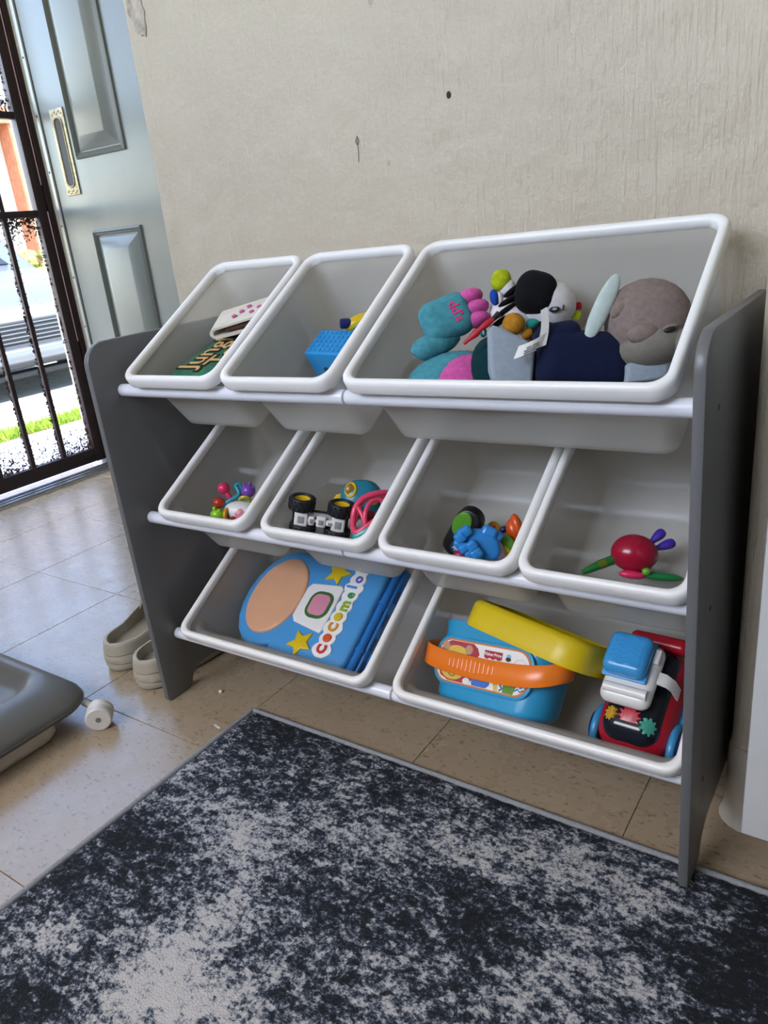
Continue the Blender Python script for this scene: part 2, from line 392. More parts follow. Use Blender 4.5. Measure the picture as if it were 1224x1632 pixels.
WB = bpy.data.objects['wall_back']
part('nail_hole', Geo().ell((.446, Y_WALL-.0005, .879), (.0035, .0018, .0045), nu=10, nv=6), plain('hole_dark', '3a342c', .9), WB)
part('pencil_mark', Geo().tube(spline([(.2945+dx, Y_WALL-.0004, .817+dz) for dx, dz in ((.0, .031), (-.003, .027), (.0, .022), (.0028, .028), (.0, .033), (.0005, .015), (-.001, .0))], 5), .0006, 5), plain('pencil_grey', '6f685c', .9), WB)
rg = random.Random(21); PEEL = plain('bare_grey_plaster', 'aca295', .95, .35, 60., .9, 120.)
poly = [(.016*math.cos(a)*(1+.3*rg.random()), .036*math.sin(a)*(1+.3*rg.random())) for a in [2*PI*i/26 for i in range(26)]]
part('peeled_patch', Geo().prism(poly, -.001, .0022, .0014, T(X_EDGE+.022, Y_WALL, 1.088) @ RX(90) @ RZ(8)), PEEL, WB, angle=15)

# grey panelled door leaf standing open at the entry
GREY_DOOR = plain('sage_grey_door_paint', '62655d', .3, .05, 9., .12, 60.)
BRASS = plain('worn_brass', '8f8468', .4, .3, 120., .4, 300., Metallic=.8)
DARK = plain('dark_recess', '16120f', .6)
dy = .952
dr = struct('door_2', Geo().rbox((-.905, dy+.02, 1.02), (.435, .02, 1.0), .003), GREY_DOOR, 'sage grey panelled door with a recessed pull, standing open beside the gate', 'door')
def door_panel(x0, x1, z0, z1):
    m = Geo(); steps = [(0, 0), (.006, -.006), (.012, -.006), (.018, .001), (.022, .001)]
    def rc(d, y): return [(x0+d, dy+y, z0+d), (x1-d, dy+y, z0+d), (x1-d, dy+y, z1-d), (x0+d, dy+y, z1-d)]
    m.loft([rc(-.007, .006), rc(-.004, -.006), rc(.001, -.010), rc(.005, -.004), rc(.009, -.007), rc(.014, .004)], None, False, False)
    part('moulding', m, GREY_DOOR, dr, angle=25)
    f = Geo(); f.loft([rc(.012, .002), rc(.013, .0005), rc(.052, -.020), rc(.054, -.0205)])
    part('panel', f, GREY_DOOR, dr, angle=20)
for x0, x1 in ((-1.197, -.977), (-.80, -.58)):
    door_panel(x0, x1, 1.005, 1.86); door_panel(x0, x1, .17, .79)
g = Geo(); g.prism(rrect(-.033, .033, -.122, .122, .002), 0, .003, .001)
pm = T(-1.255, dy-.0005, 1.026) @ RX(90)
pp = part('pull_plate', g, BRASS, dr, pm)
part('pull_rim', Geo().tube([(p[0], p[1], .0035) for p in rrect(-.019, .019, -.098, .098, .0185, 8)], .0028, 8, closed=True), BRASS, pp)
part('pull_recess', Geo().prism(rrect(-.0185, .0185, -.0975, .0975, .018, 8), .0005, .0036), DARK, pp)
g = Geo()
for sz in (-1, 1):
    for q in range(5): g.ell((-.022+.011*q, sz*(.108+.006*(q % 2)), .003), (.006, .005, .002), nu=8, nv=5)
part('pull_scroll', g, BRASS, pp)
jm = part('edge_strip', Geo().rbox((-1.353, dy+.012, 1.02), (.011, .016, 1.0), .003), plain('strip_metal', '7a7b73', .3, Metallic=.3), dr)
for z in (.33, .5, .66, .82, .98, 1.14, 1.3, 1.46): part('screw', Geo().ell((-1.352, dy-.0045, z), (.003, .0015, .003), nu=8, nv=5), DARK, jm)
part('edge_line', Geo().box((-1.3405, dy+.004, 1.02), (.0022, .006, 1.0)), DARK, dr)

# security gate in the doorway
GATE = plain('maroon_gate_steel', '2b1a1a', .45, .2, 60., .2, 200.)
GX = -1.43
gt = thing('door_1', 'dark maroon steel security gate with vertical bars in the doorway', 'door'); gt['kind'] = 'structure'
def gp(name, c, h, m=GATE, r=.002): return part(name, Geo().rbox(c, h, r, n=2), m, gt)
gp('jamb', (GX, .966, 1.03), (.02, .009, 1.03)); gp('jamb', (GX, -.048, 1.03), (.02, .009, 1.03)); gp('jamb', (GX, .46, 2.065), (.02, .515, .012))
gp('stile', (GX, .936, 1.03), (.014, .019, 1.005)); gp('stile', (GX, -.014, 1.03), (.014, .019, 1.005))
gp('painted_highlight', (GX+.0155, .951, .66), (.0012, .002, .21), plain('highlight_pink', 'c8a9a6', .5)); gp('painted_highlight', (GX+.0155, .951, 1.25), (.0012, .002, .3), CACHE['highlight_pink'])  # pink highlight along the stile, put on as thin pale strips
for z, h in ((.05, .024), (.866, .010), (1.152, .010), (2.02, .02)): gp('rail', (GX, .461, z), (.012, .456, h))
for k in range(1, 8): gp('bar', (GX, .92-.1195*k, 1.03), (.008, .0075, .99))
SCREEN = screen_mat()
for z0, z1 in ((.074, .856), (1.162, 2.0)):
    for k in range(8):
        y1 = .917-.1195*k+.0 if k == 0 else .92-.1195*k-.0075; y0 = .92-.1195*(k+1)+.0075
        if k == 7: y0 = .006
        gp('screen', (GX-.006, (y0+y1)/2, (z0+z1)/2), (.0006, (y1-y0)/2, (z1-z0)/2), SCREEN, .0003)
ALU = plain('aluminium', 'b9bcc0', .25, .08, 50., Metallic=.9)
sl = struct('trim_2', Geo().box((-1.405, .4575, .004), (.065, .5175, .004)), ALU, 'ribbed aluminium threshold below the security gate', 'threshold')
for x, h in ((-1.385, .011), (-1.372, .008), (-1.358, .011), (-1.346, .007)):
    part('rib', Geo().rbox((x, .4575, .008+h/2), (.004, .5175, h/2), .002, n=2), ALU, sl)

# ------------------------------------------------------------------ outdoors
GZ = -.12
def slab(name, x0, x1, mat, lab, cat, z=GZ, y0=-6, y1=14):
    return struct(name, Geo().box(((x0+x1)/2, (y0+y1)/2, z-.05), ((x1-x0)/2, (y1-y0)/2, .05)), mat, lab, cat)
slab('porch', -2.765, -1.545, ground_mat('porch_concrete', '63646c', '74757d', 14), 'grey concrete path outside the gate', 'pavement')
slab('soil', -3.01, -2.765, ground_mat('soil', '5a4a34', '6d5b40', 20), 'soil strip under the grass', 'soil', GZ-.004)
slab('sidewalk', -3.8, -3.01, ground_mat('pale_concrete', 'c6c2b8', 'd6d2c8', 10), 'pale sunlit pavement beyond the grass', 'pavement')
slab('street', -30, -3.8, ground_mat('asphalt', '77746f', '8b8781', 14), 'sunlit street beyond the pavement', 'street', GZ-.02, -20, 30)
rg = random.Random(11); vsx = []; fsx = []
for i in range(9000):
    x = rg.uniform(-3.0, -2.775); y = rg.uniform(.3, 3.2); h = rg.uniform(.02, .05); a = rg.uniform(0, PI); l = rg.uniform(-.02, .02); w = .003
    o = len(vsx); vsx += [(x-w*math.cos(a), y-w*math.sin(a), GZ-.004), (x+w*math.cos(a), y+w*math.sin(a), GZ-.004), (x+l, y+l*.6, GZ+h)]; fsx.append((o, o+1, o+2))
me = bpy.data.meshes.new('grass'); me.from_pydata(vsx, [], fsx); me.materials.append(plain('grass_green', '86a52e', .7, .3, 12.)); me.update()
gr = link('grass', me); tag(gr, 'bright green grass strip seen through the gate', 'grass'); gr['kind'] = 'stuff'
# parked car
CARP = plain('silver_car_paint', '666970', .3, .02, 5., Metallic=.4); GLASSD = plain('dark_car_glass', '20262b', .08); RUB = plain('black_rubber', '17181a', .7, .15, 60.)
car = thing('parked_car', 'silver car parked in the sun outside the security gate', 'car', T(-3.95, 2.35, GZ) @ RZ(90))
# local: x = across, y = length (front at y=0, going +y backwards)
prof = [(0, .2), (-.02, .3), (0, .46), (.06, .56), (.6, .70), (1.05, .78), (1.6, 1.18), (2.2, 1.28), (3.0, 1.2), (3.6, .9), (4.1, .85), (4.2, .5), (4.15, .2)]
g = Geo(); rr = []
for sx, ins in ((-.86, .10), (-.84, .03), (-.78, 0), (.78, 0), (.84, .03), (.86, .10)):
    rr.append([(sx*(1-.16*max(0, (z-.75))), y+ins*(.6 if y < 2 else -.6), z-ins*(.4 if z > .4 else -.2)) for y, z in prof])
g.loft(rr); part('body', g, CARP, car, angle=50)
part('windscreen', Geo().loft([[(-.62, 1.10, .83), (.62, 1.10, .83), (.5, 1.58, 1.185), (-.5, 1.58, 1.185)], [(-.62, 1.13, .80), (.62, 1.13, .80), (.5, 1.61, 1.155), (-.5, 1.61, 1.155)]]), GLASSD, car)
part('grille', Geo().rbox((0, -.018, .40), (.72, .012, .075), .01), RUB, car)
for k in range(5): part('grille_slat', Geo().rbox((0, -.032, .345+.027*k), (.70, .004, .004), .002, n=2), CARP, car)
part('bumper', Geo().rbox((0, -.02, .25), (.80, .05, .055), .03), CARP, car); part('air_intake', Geo().rbox((0, -.05, .20), (.5, .025, .022), .01), RUB, car)
part('splitter', Geo().rbox((0, .02, .13), (.78, .06, .02), .01), RUB, car)
for sx in (-1, 1): part('headlight', Geo().ell((sx*.62, .03, .42), (.16, .06, .055)), plain('headlight_glass', 'dfe3e6', .1), car)
for sx in (-1, 1):
    part('wiper', Geo().tube([(sx*.35-.3, 1.05, .815), (sx*.35+.25, 1.16, .89)], .008, 6), RUB, car)
    for y in (.75, 3.35):
        part('wheel', Geo().lathe([(.05, -.09), (.27, -.09), (.30, -.06), (.30, .06), (.27, .09), (.05, .09)], 28, T(sx*.76, y, .30) @ RY(90)), RUB, car)
# house across the street
hs = thing('house', 'white house with a terracotta pillar across the street', 'house', T(-9.3, 0, GZ))
HW = plain('white_stucco', 'e4e0d8', .9); TERR = plain('terracotta_brick', 'b5714f', .85, .2, 14.)
part('wall', Geo().box((-1.2, 7.0, 1.7), (1.0, 5.0, 1.7)), HW, hs); part('roof', Geo().box((-1.0, 7.0, 3.5), (1.4, 5.3, .1)), TERR, hs)
part('pillar', Geo().rbox((.15, 5.98, 1.25), (.13, .13, 1.25), .02), TERR, hs); part('porch_beam', Geo().box((.1, 7.0, 2.58), (.2, 5.0, .09)), TERR, hs)
part('door', Geo().box((-.19, 7.2, 1.1), (.02, .45, 1.1)), plain('brown_house_door', '6b4a38', .6), hs)
hd = Geo(); rg = random.Random(5)
for i in range(420):
    hd.ell((rg.uniform(-.18, .18), rg.uniform(-2.6, 2.6), .15+rg.random()*.75), (.09, .10, .08), nu=6, nv=4)
hob = part('flower_hedge', hd, plain('hedge_leaves', '8d8f4a', .8, .5, 6.), None, T(-8.55, 5.2, GZ)); tag(hob, 'low yellow-green hedge in front of the white house', 'hedge')

# ------------------------------------------------------------------ rug
RX0, RX1, RY0, RY1, RH = .155, 1.75, -1.55, .044, .0105
nx, ny = 300, 300
xs = np.linspace(RX0+.004, RX1-.004, nx); ys = np.linspace(RY0+.004, RY1-.004, ny)
rs = np.random.RandomState(2)
zz = RH-.0022+rs.rand(ny, nx)*.0024
for q in (0, -1): zz[q, :] = .002; zz[:, q] = .002
vv = np.stack([np.tile(xs, ny), np.repeat(ys, nx), zz.ravel()], 1)
ii = (np.arange(ny-1)[:, None]*nx+np.arange(nx-1)[None, :]).ravel()
ff = np.stack([ii, ii+1, ii+nx+1, ii+nx], 1)
me = bpy.data.meshes.new('pile'); me.from_pydata(vv.tolist(), [], ff.tolist()); me.materials.append(rug_mat()); me.polygons.foreach_set('use_smooth', [True]*len(me.polygons)); me.update()
rug = thing('rug', 'distressed navy and grey pile rug with a grey bound edge', 'rug')
link('pile', me, rug)
part('backing', Geo().box(((RX0+RX1)/2, (RY0+RY1)/2, .0015), ((RX1-RX0)/2-.002, (RY1-RY0)/2-.002, .0012)), plain('rug_backing', '6c6a66', .9), rug)
g = Geo(); r = .0048; L = []
for a, b in (((RX0, RY0), (RX1, RY0)), ((RX1, RY0), (RX1, RY1)), ((RX1, RY1), (RX0, RY1)), ((RX0, RY1), (RX0, RY0))):
    n = int(math.hypot(b[0]-a[0], b[1]-a[1])/.0045)
    for i in range(n):
        t = i/n; L.append((a[0]+(b[0]-a[0])*t, a[1]+(b[1]-a[1])*t, r))
g.tube(L, [r*(1 if i % 2 else .84) for i in range(len(L))], 8, closed=True)
part('binding', g, plain('grey_overlock_thread', '8a8d92', .85, .15, 300.), rug, angle=80)

# ------------------------------------------------------------------ toy rack
W = .841; RT = .011; H = .61; ROLL = .012/W
UNIT = Matrix.Rotation(-ROLL, 4, 'Y')
ROD_Y = .0487; ROD_Z = (.5333, .3254, .1121); TILT = 30.92
GREYP = plain('grey_rack_paint', '6a6b6c', .38, .03, 8., .04, 40.); RODM = plain('white_rod', 'e2e4ea', .25, .02, 8.)
rack = thing('toy_rack', 'grey-sided toy organiser rack with white rods against the cream wall', 'toy rack', UNIT)
D = .297
def panel_outline():
    p = []
    rt = .035
    for i in range(9): a = PI/2+PI/2*i/8; p.append((rt+rt*math.cos(a), H-rt+rt*math.sin(a)))      # front top
    p.append((0, .006)); p.append((.004, 0)); p.append((.05, 0)); p.append((.054, .003))
    for i in range(9): a = PI-PI/2*i/8; p.append((.094+.036*math.cos(a), .008+.026*math.sin(a)))
    for i in range(9): a = PI/2-PI/2*i/8; p.append((.20+.036*math.cos(a), .008+.026*math.sin(a)))
    p += [(.24, 0), (D-.004, 0), (D, .004), (D, H-.004), (D-.004, H)]
    return p        # (y, z) counter-clockwise seen from +x
PM = Matrix(((0, 0, 1, 0), (1, 0, 0, 0), (0, 1, 0, 0), (0, 0, 0, 1)))
def side(x0, x1):
    g = Geo(); po = panel_outline(); hw = (x1-x0)/2
    half = Geo(); half.prism(po, 0, hw, .0022, n=2)
    g.add(half.v, half.f[:-0 or None], T((x0+x1)/2) @ PM); g.add(half.v, half.f, T((x0+x1)/2) @ SCL(-1, 1, 1) @ PM)
    return part('side_panel', g, GREYP, rack, angle=35)
side(-RT, 0); side(W, W+RT)
for t in range(3):
    z = ROD_Z[t]; xm = (.4285, .3955, .4452)[t]
    for a, b in ((.0, xm-.0006), (xm+.0006, W)):
        part('front_rod', Geo().lathe([(.006, 0), (.0093, .0012), (.0097, .003), (.0097, b-a-.003), (.0093, b-a-.0012), (.006, b-a)], 20, T(a, ROD_Y, z) @ RY(90)), RODM, rack)
    by, bz = .262, z+.010
    for a, b in ((.0, W/2-.0006), (W/2+.0006, W)):
        part('back_rod', Geo().lathe([(.003, 0), (.006, .0012), (.006, b-a-.0012), (.003, b-a)], 16, T(a, by, bz) @ RY(90)), RODM, rack)
for y, z in ((.055, .533), (.055, .325), (.055, .112)):
    part('screw_cap', Geo().tube([(W+RT-.002, y, z), (W+RT+.0006, y, z)], .003, 8), plain('screw_brown', '5a4a44', .5), rack)

# ------------------------------------------------------------------ bins
def BINF(t, u=0., v=0., w=0.):
    return UNIT @ T(u, ROD_Y-.0317, ROD_Z[t]+.025) @ RX(TILT) @ T(0, v, -w)
BODY = bin_mat('bin_body_plastic', .62, .12, 'dad8d2'); RIM = bin_mat('bin_rim_plastic', .0, .04, 'f5f4f1')  # body colour greyed below the rim's to stand in for dimmer light inside
BL = .274; BD = .131
def bin_meshes(w):
    def ring(si, fi, bi, r, z): return [(x, y, z) for x, y in rrect(si, w-si, fi, BL-bi, r, 6)]
    # (side inset, front inset, back inset, corner radius, depth)
    outer = [(.0075, .0075, .0085, .020, -.006), (.008, .008, .009, .020, -.018), (.0085, .018, .011, .020, -.024), (.009, .0255, .0125, .020, -.030), (.010, .027, .015, .020, -.050), (.0155, .0325, .0245, .019, -.120), (.0165, .0335, .0255, .018, -.126), (.0195, .0365, .0285, .015, -.1298), (.0245, .0415, .0335, .011, -BD)]
    g = Geo(); th = .0022
    R1 = [ring(a, b, c, r, z) for a, b, c, r, z in outer]
    R2 = [ring(a+th, b+th, c+th, max(.006, r-th), z+(th if z < -.124 else (.002 if z > -.01 else 0))) for a, b, c, r, z in outer]
    g.loft(list(reversed(R1))+R2)
    body = g.mesh('body', BODY, 50)
    # rolled rim, swept round the opening
    pr = [(.0006, .0006, -.0185), (.0, .0, -.0165), (.0, .0, -.0055), (.001, .001, -.0022), (.003, .003, -.0003), (.0062, .0062, .0), (.0092, .0092, -.0014), (.0106, .0106, -.004), (.0108, .0108, -.012), (.0103, .0103, -.0125), (.0072, .0072, -.0118), (.0066, .0066, -.0045), (.0048, .0048, -.003), (.0034, .0034, -.004), (.0022, .0022, -.007), (.002, .002, -.0175)]
    g = Geo(); rings = []
    for a, b, z in pr: rings.append([(x, y, z) for x, y in rrect(a, w-a, b, BL-a*1.05, max(.008, .0225-a*.5), 7)])
    rings.append(rings[0]); g.loft(rings, None, False, False)
    return body, g.mesh('rim', RIM, 50)
SMALL = bin_meshes(.189); LARGE = bin_meshes(.382)
BINS = [(0, .0385, 0, 'small white bin at the top left of the rack, holding cloth books'), (0, .2345, 0, 'small white bin in the top row holding a blue block'),
        (0, .438, 1, 'large white bin at the top right of the rack, full of plush toys'),
        (1, .0455, 0, 'leftmost small white bin of the middle row, with a rattle'), (1, .2605, 0, 'small white bin of the middle row holding a toy truck with yellow hubs'),
        (1, .4605, 0, 'small white bin of the middle row holding a blue toy and a black toy remote'), (1, .6515, 0, 'rightmost small white bin of the middle row, with a red ball toy'),
        (2, .0345, 1, 'large white bin in the bottom row holding a blue toy laptop'), (2, .4555, 1, 'large white bin in the bottom row holding a blue bucket and a red car')]
for t, x, big, lab in BINS:
    b = thing('storage_bin', lab, 'bin', BINF(t, x), 'white bins of the toy rack')
    bo, ri = LARGE if big else SMALL
    link('body', bo, b); link('rim', ri, b)

# ------------------------------------------------------------------ white cabinet at the right edge
CABW = plain('chipped_white_paint', 'c9cac8', .45, .05, 14., .1, 60.)
cab = thing('white_cabinet', 'white painted cabinet on short legs at the right edge, in front of the pier', 'cabinet', T(.898, .02, 0))
part('carcass', Geo().box((.35, .066, .52), (.35, .062, .416)), CABW, cab)
part('door', Geo().rbox((.346, -.004, .52), (.346, .0035, .416), .002, n=2), CABW, cab)
for x in (.12, .62):
    for y in (.05, .105): part('leg', Geo().lathe([(.012, 0), (.018, .105)], 14, T(x, y, 0)), CABW, cab)
g = Geo(); rg = random.Random(9)
for i in range(16): g.ell((.028+.012*rg.random(), -.0082, .106+.022*rg.random()), (.0015+.002*rg.random(), .0005, .002+.003*rg.random()), nu=7, nv=4)
part('chipped_spot', g, plain('chip_beige', 'a59c86', .8), cab)

# ------------------------------------------------------------------ clogs behind the rack's left side
CLOG = plain('off_white_foam', 'a8a08e', .6, .06, 25., .15, 300.); CLOGI = plain('grey_footbed', '948b79', .75, .1, 40., .2, 300.)
def clog_out(grow, n=44):
    """foot-shaped outline, heel at y=0, toe at y=.27"""
    pts = []
    hw = lambda t: (.036+.013*math.sin(PI*min(1, max(0, (t-.25)/.75))**.9))*min(1, math.sqrt(max(0, 1-((.16-t)/.16)**2)) if t < .16 else 1)*(math.sqrt(max(0, 1-((t-.70)/.30)**2)) if t > .70 else 1)
    ts = [.5-.5*math.cos(PI*i/(n//2)) for i in range(n//2+1)]
    for t in ts: pts.append((hw(t)+grow*(1 if hw(t) > .001 else 0), t*.27+(grow*(2*t-1))))
    for t in reversed(ts[1:-1]): pts.append((-hw(t)-grow, t*.27+(grow*(2*t-1))))
    return pts
def make_clog(label, m4):
    c = thing('clog', label, 'shoe', m4, 'pair of off-white clogs')
    rim_z = lambda y: .052+.016*max(0, min(1, (y-.06)/.10))**1.3
    g = Geo(); rings = []
    for gr_, z in ((-.006, 0), (-.001, .003), (.001, .010), (0, .014), (.0015, .016), (.0015, .026), (0, .0285), (0, .030), (.001, .032)):
        rings.append([(x, y, z) for x, y in clog_out(gr_)])
    g.loft(rings); part('sole', g, CLOG, c)
    g = Geo(); rings = []
    base = clog_out(.0)
    for gr_, f in ((.0005, 0), (.0, .35), (-.001, .7), (-.002, .93), (-.004, 1.0), (-.0065, .97), (-.008, .6), (-.009, 0)):
        rings.append([(x, y, .031+f*(rim_z(y)-.031)) for x, y in clog_out(gr_)])
    g.loft(rings, None, False, False); part('side_wall', g, CLOG, c, angle=60)
    part('footbed', Geo().loft([[(x, y, .030) for x, y in clog_out(-.008)], [(x, y, .034) for x, y in clog_out(-.008)]]), CLOGI, c)
    g = Geo(); rings = []
    for i in range(9):
        y = .118+.15*i/8; t = min(.999, y/.27)
        k = [p for p in base if p[0] > 0]; hwv = max((p[0] for p in k if abs(p[1]-y) < .016), default=.006)
        hh = (.088-.03*(i/8)**2) if i < 7 else (.068 if i == 7 else .05)
        if i == 8: hwv = .012; hh = .045
        rings.append([(hwv*1.0*math.cos(PI*j/14), y, .031+(hh-.031)*math.sin(PI*j/14)) for j in range(15)])
    rin = [[(x*.9, y, .031+(z-.031)*.9) for x, y, z in r_] for r_ in rings]
    g.loft(rings, None, False, False, False); g.loft(rin, None, False, False, False)
    g.loft([rings[0], rin[0]], None, False, False, False); g.loft([rings[-1], rin[-1]], None, False, False, False)
    part('toe_cap', g, CLOG, c, angle=60)
    return c
make_clog('off-white clog standing farther left behind the rack, its heel fully in view', T(-.178, .020, 0) @ RZ(6) @ SCL(1.1, 1.1, 1.12))
make_clog('off-white clog half hidden behind the grey side of the rack', T(-.075, .004, 0) @ RZ(3) @ SCL(1.1, 1.1, 1.12))

# ------------------------------------------------------------------ grey baby walker at the lower left
WGREY = plain('grey_walker_plastic', '5c5c58', .38, .04, 8.); WWHITE = plain('white_walker_plastic', 'cfcbc3', .4)
wk = thing('baby_walker', 'grey plastic baby walker base with white skirt and caster, cut by the left edge', 'baby walker')
ox0, ox1, oy0, oy1 = -.56, -.074, -.66, -.082
g = Geo(); rings = []
for d, z, r in ((.012, .034, .05), (.004, .036, .055), (.0, .041, .055), (0, .047, .055), (.004, .054, .055), (.02, .064, .06), (.045, .0735, .06), (.06, .076, .055), (.072, .074, .05), (.082, .066, .05), (.095, .052, .05), (.115, .046, .045)):
    rings.append([(x, y, z) for x, y in rrect(ox0+d, ox1-d*1.15, oy0+d, oy1-d*.55, r, 8)])
g.loft(rings); part('tray', g, WGREY, wk, angle=60)
part('seam', Geo().tube([(x, y, .0445) for x, y in rrect(ox0-.0004, ox1+.0004, oy0-.0004, oy1+.0004, .055, 8)], .0012, 6, closed=True), WGREY, wk)
part('tray_well', Geo().prism(circle(-.33, -.30, .135, .15), .046, .0475, .001), plain('walker_dark', '242425', .5), wk)
part('skirt', Geo().loft([[(x, y, z) for x, y in rrect(ox0+.03+d, ox1-.018-d, oy0+.03, oy1-.066-d, .02, 5)] for d, z in ((.006, .002), (.0, .012), (0, .036))]), WWHITE, wk)
ws = part('caster', Geo().lathe([(.003, -.016), (.019, -.016), (.0215, -.0135), (.0215, -.004), (.0195, -.002), (.0195, .002), (.0215, .004), (.0215, .0135), (.019, .016), (.003, .016)], 26, T(-.054, -.098, .0216) @ RZ(46) @ RX(90)), WWHITE, wk)
part('caster_hub', Geo().lathe([(.0002, 0), (.0045, 0), (.0045, .0012), (.0002, .0012)], 14, T(-.054, -.098, .0216) @ RZ(46) @ RX(90) @ T(0, 0, .0155)), plain('hub_grey', '77726a', .5), ws)
part('caster_stem', Geo().tube([(-.090, -.100, .036), (-.078, -.096, .030), (-.066, -.092, .022)], .005, 10), WWHITE, wk)

# crumbs on the floor
CR = plain('white_crumb', 'd5cfc0', .8)
for (x, y, s, l) in ((.062, .062, .0042, 'small white crumb on the tiles under the rack'),):
    o = part('crumb', Geo().ell((0, 0, .55), (1, .85, .6), nu=9, nv=6, p=.8), CR, None, T(x, y, 0) @ SCL(s, s, s)); tag(o, l, 'crumb')
o = part('paper_scrap', Geo().rbox((0, 0, .0007), (.008, .002, .0006), .0005, n=1), CR, None, T(.128, -.012, 0) @ RZ(-12)); tag(o, 'thin white scrap on the tile beside the rug corner', 'scrap')

# ------------------------------------------------------------------ toys: helpers
VIEW = Matrix((RIGHT, UP, TOWARD)).transposed().to_4x4()
def REST(t, u, v, w):
    """a toy at rest in a bin, turned so that its local z leans out of the bin"""
    m = VIEW.copy(); m.translation = BINF(t, u, v, w).translation; return m
class Px:
    """offsets given from a reference point, in toy units of size k"""
    def __init__(s, cx, cy, k): s.cx, s.cy, s.k = cx, cy, k
    def p(s, x, y, z=0.): return (x-s.cx, s.cy-y, z)
    def g(s): return Geo(s.k)
def em(px, x, y, z, h, rot=0., p=1., nu=22, nv=14):
    return px.g().ell((0, 0, 0), h, T(*px.p(x, y, z)) @ RZ(rot), nu, nv, p)
def bar(px, pts, r, n=10, **k): return px.g().tube([px.p(*q) for q in pts], r, n, **k)
def torus(px, x, y, z, R_, r, m=None, n=24):
    b = T(*px.p(x, y, z)) @ (m if m is not None else Matrix())
    return px.g().tube([(R_*math.cos(2*PI*i/n), R_*math.sin(2*PI*i/n), 0) for i in range(n)], r, 8, b, closed=True)
PINK = plastic('pink_plastic', 'd8325f'); TEALP = plastic('teal_plastic', '1f8fa3'); YEL = plastic('yellow_plastic', 'd9b511'); ORA = plastic('orange_plastic', 'e8791f')
RED = plastic('red_plastic', 'b3142b'); BLU = plastic('blue_plastic', '2f86d6'); GRN = plastic('green_plastic', '5f9e33'); LIME = plastic('lime_plastic', '8dc21f')
PUR = plastic('purple_plastic', '7b45a8'); WHT = plastic('white_plastic', 'e6e4e0'); BLK = plastic('black_plastic', '15161a', .4); NAVYP = plastic('navy_plastic', '16245e')

# ------------------------------------------------------------------ top row, first bin: cloth books
bk = thing('cloth_book', 'green jungle cloth book with tan lettering lying in the first top bin', 'cloth book', BINF(0, .062, .060, .044) @ RX(-14))
BKG = plain('jungle_print', '2f6a4c', .9, .45, 26., .3, 500.)
bw_, bl_ = .128, .15
part('cover', Geo().rbox((bw_/2, bl_/2, -.012), (bw_/2, bl_/2, .012), .008), BKG, bk)
part('pages', Geo().rbox((bw_/2, bl_/2, -.034), (bw_/2-.003, bl_/2-.003, .012), .008), plain('cloth_pages', 'cfc6ae', .9), bk)
LT = plain('tan_letters', 'd8b070', .85, .08, 60.); LO = plain('letter_outline', '17150f', .85)
for txt, y, sz in (('Jungly', .030, .054), ('Tails', .074, .054)):
    mm = T(y, .072, .0008) @ RZ(90)
    a = link('lettering_outline', text_mesh(txt, sz, LO, .0004, .0030, 'lettering_outline'), bk, mm)
    link('lettering', text_mesh(txt, sz, LT, .0009, .0, 'lettering'), bk, mm @ T(0, 0, .0004))
for q, (x, y, r_) in enumerate(((.012, .135, 40), (.05, .138, 70), (.098, .11, 20), (.10, .13, -30), (.112, .06, 60), (.11, .02, 15))):
    part('leaf', Geo().prism([(.016*math.cos(2*PI*i/12), .006*math.sin(2*PI*i/12)) for i in range(12)], 0, .0009, .0003, T(x, y, .0002) @ RZ(r_)), plain('print_leaf', '7fa03a', .9, .3, 60.), bk)
b2 = thing('cloth_book', 'white and pink folded cloth book on top of the green jungle book', 'cloth book', BINF(0, .098, .150, .046) @ RX(-10) @ RZ(24))
CB = plain('white_cloth', 'ddd6c8', .9, .08, 40., .3, 500.)
g = Geo(); rings = []
for i in range(13):
    a = -PI/2-PI*i/12; rings.append((.012*math.cos(a), .009*math.sin(a)))
prof = [(.09, -.009)]+[(x+.0, z) for x, z in rings]+[(.09, .013)]+[(.09, .0095)]+[(x*.6+.001, z*.62) for x, z in reversed(rings)]+[(.09, -.0055)]
g.loft([[(x, y, z) for x, z in prof] for y in (0, .003, .06, .063)]); part('cover', g, CB, b2, angle=60)
part('pages', Geo().rbox((.05, .031, .001), (.038, .028, .004), .003), plain('dark_page', '5c3a2a', .9, .3, 50.), b2)
for k in range(6): part('dot', Geo().prism(circle(.03+.01*k, .02+.012*(k % 3), .004), .012, .0139, .0004), plain('pink_print', 'c95c97', .9), b2)

# second bin: blue block and toy plane
BB = plastic('sky_blue_plastic', '2a8fce', .4)
cb = thing('activity_block', 'light blue block with a dimpled top in the second top bin', 'toy block', BINF(0, .266, .134, .1265) @ RZ(-3))
part('body', Geo().rbox((.0375, .026, .0275), (.0375, .026, .0265), .003), BB, cb)
for i in range(8):
    for j in range(5):
        part('stud', Geo().rbox((.0075+.0086*i, .0075+.0092*j, .0542), (.0031, .0031, .0012), .001, n=2), BB, cb)
part('keyhole', Geo().prism(circle(0, 0, .0048, .0048, 14)+[], 0, .0016, .0004, T(.028, .0004, .024) @ RX(90)), plastic('dark_teal_plastic', '0c4a52'), cb)
part('keyhole_slot', Geo().prism(rrect(-.002, .002, -.012, 0, .0015, 3), 0, .0014, .0003, T(.028, .0004, .024) @ RX(90) @ RZ(35)), CACHE['dark_teal_plastic'], cb)
PXP = Px(550, 525, .00084)
pl_ = thing('toy_plane', 'yellow toy with blue cone nose behind the light blue block', 'toy', REST(0, .322, .205, .074))
part('body', em(PXP, 557, 527, 0, (30, 13, 14), 22), YEL, pl_)
part('nose_cone', PXP.g().tube([PXP.p(544, 531, 4), PXP.p(536, 531, 5), PXP.p(524, 532, 6), PXP.p(522, 532, 6)], [6, 9, 9, 7], 14), NAVYP, pl_)
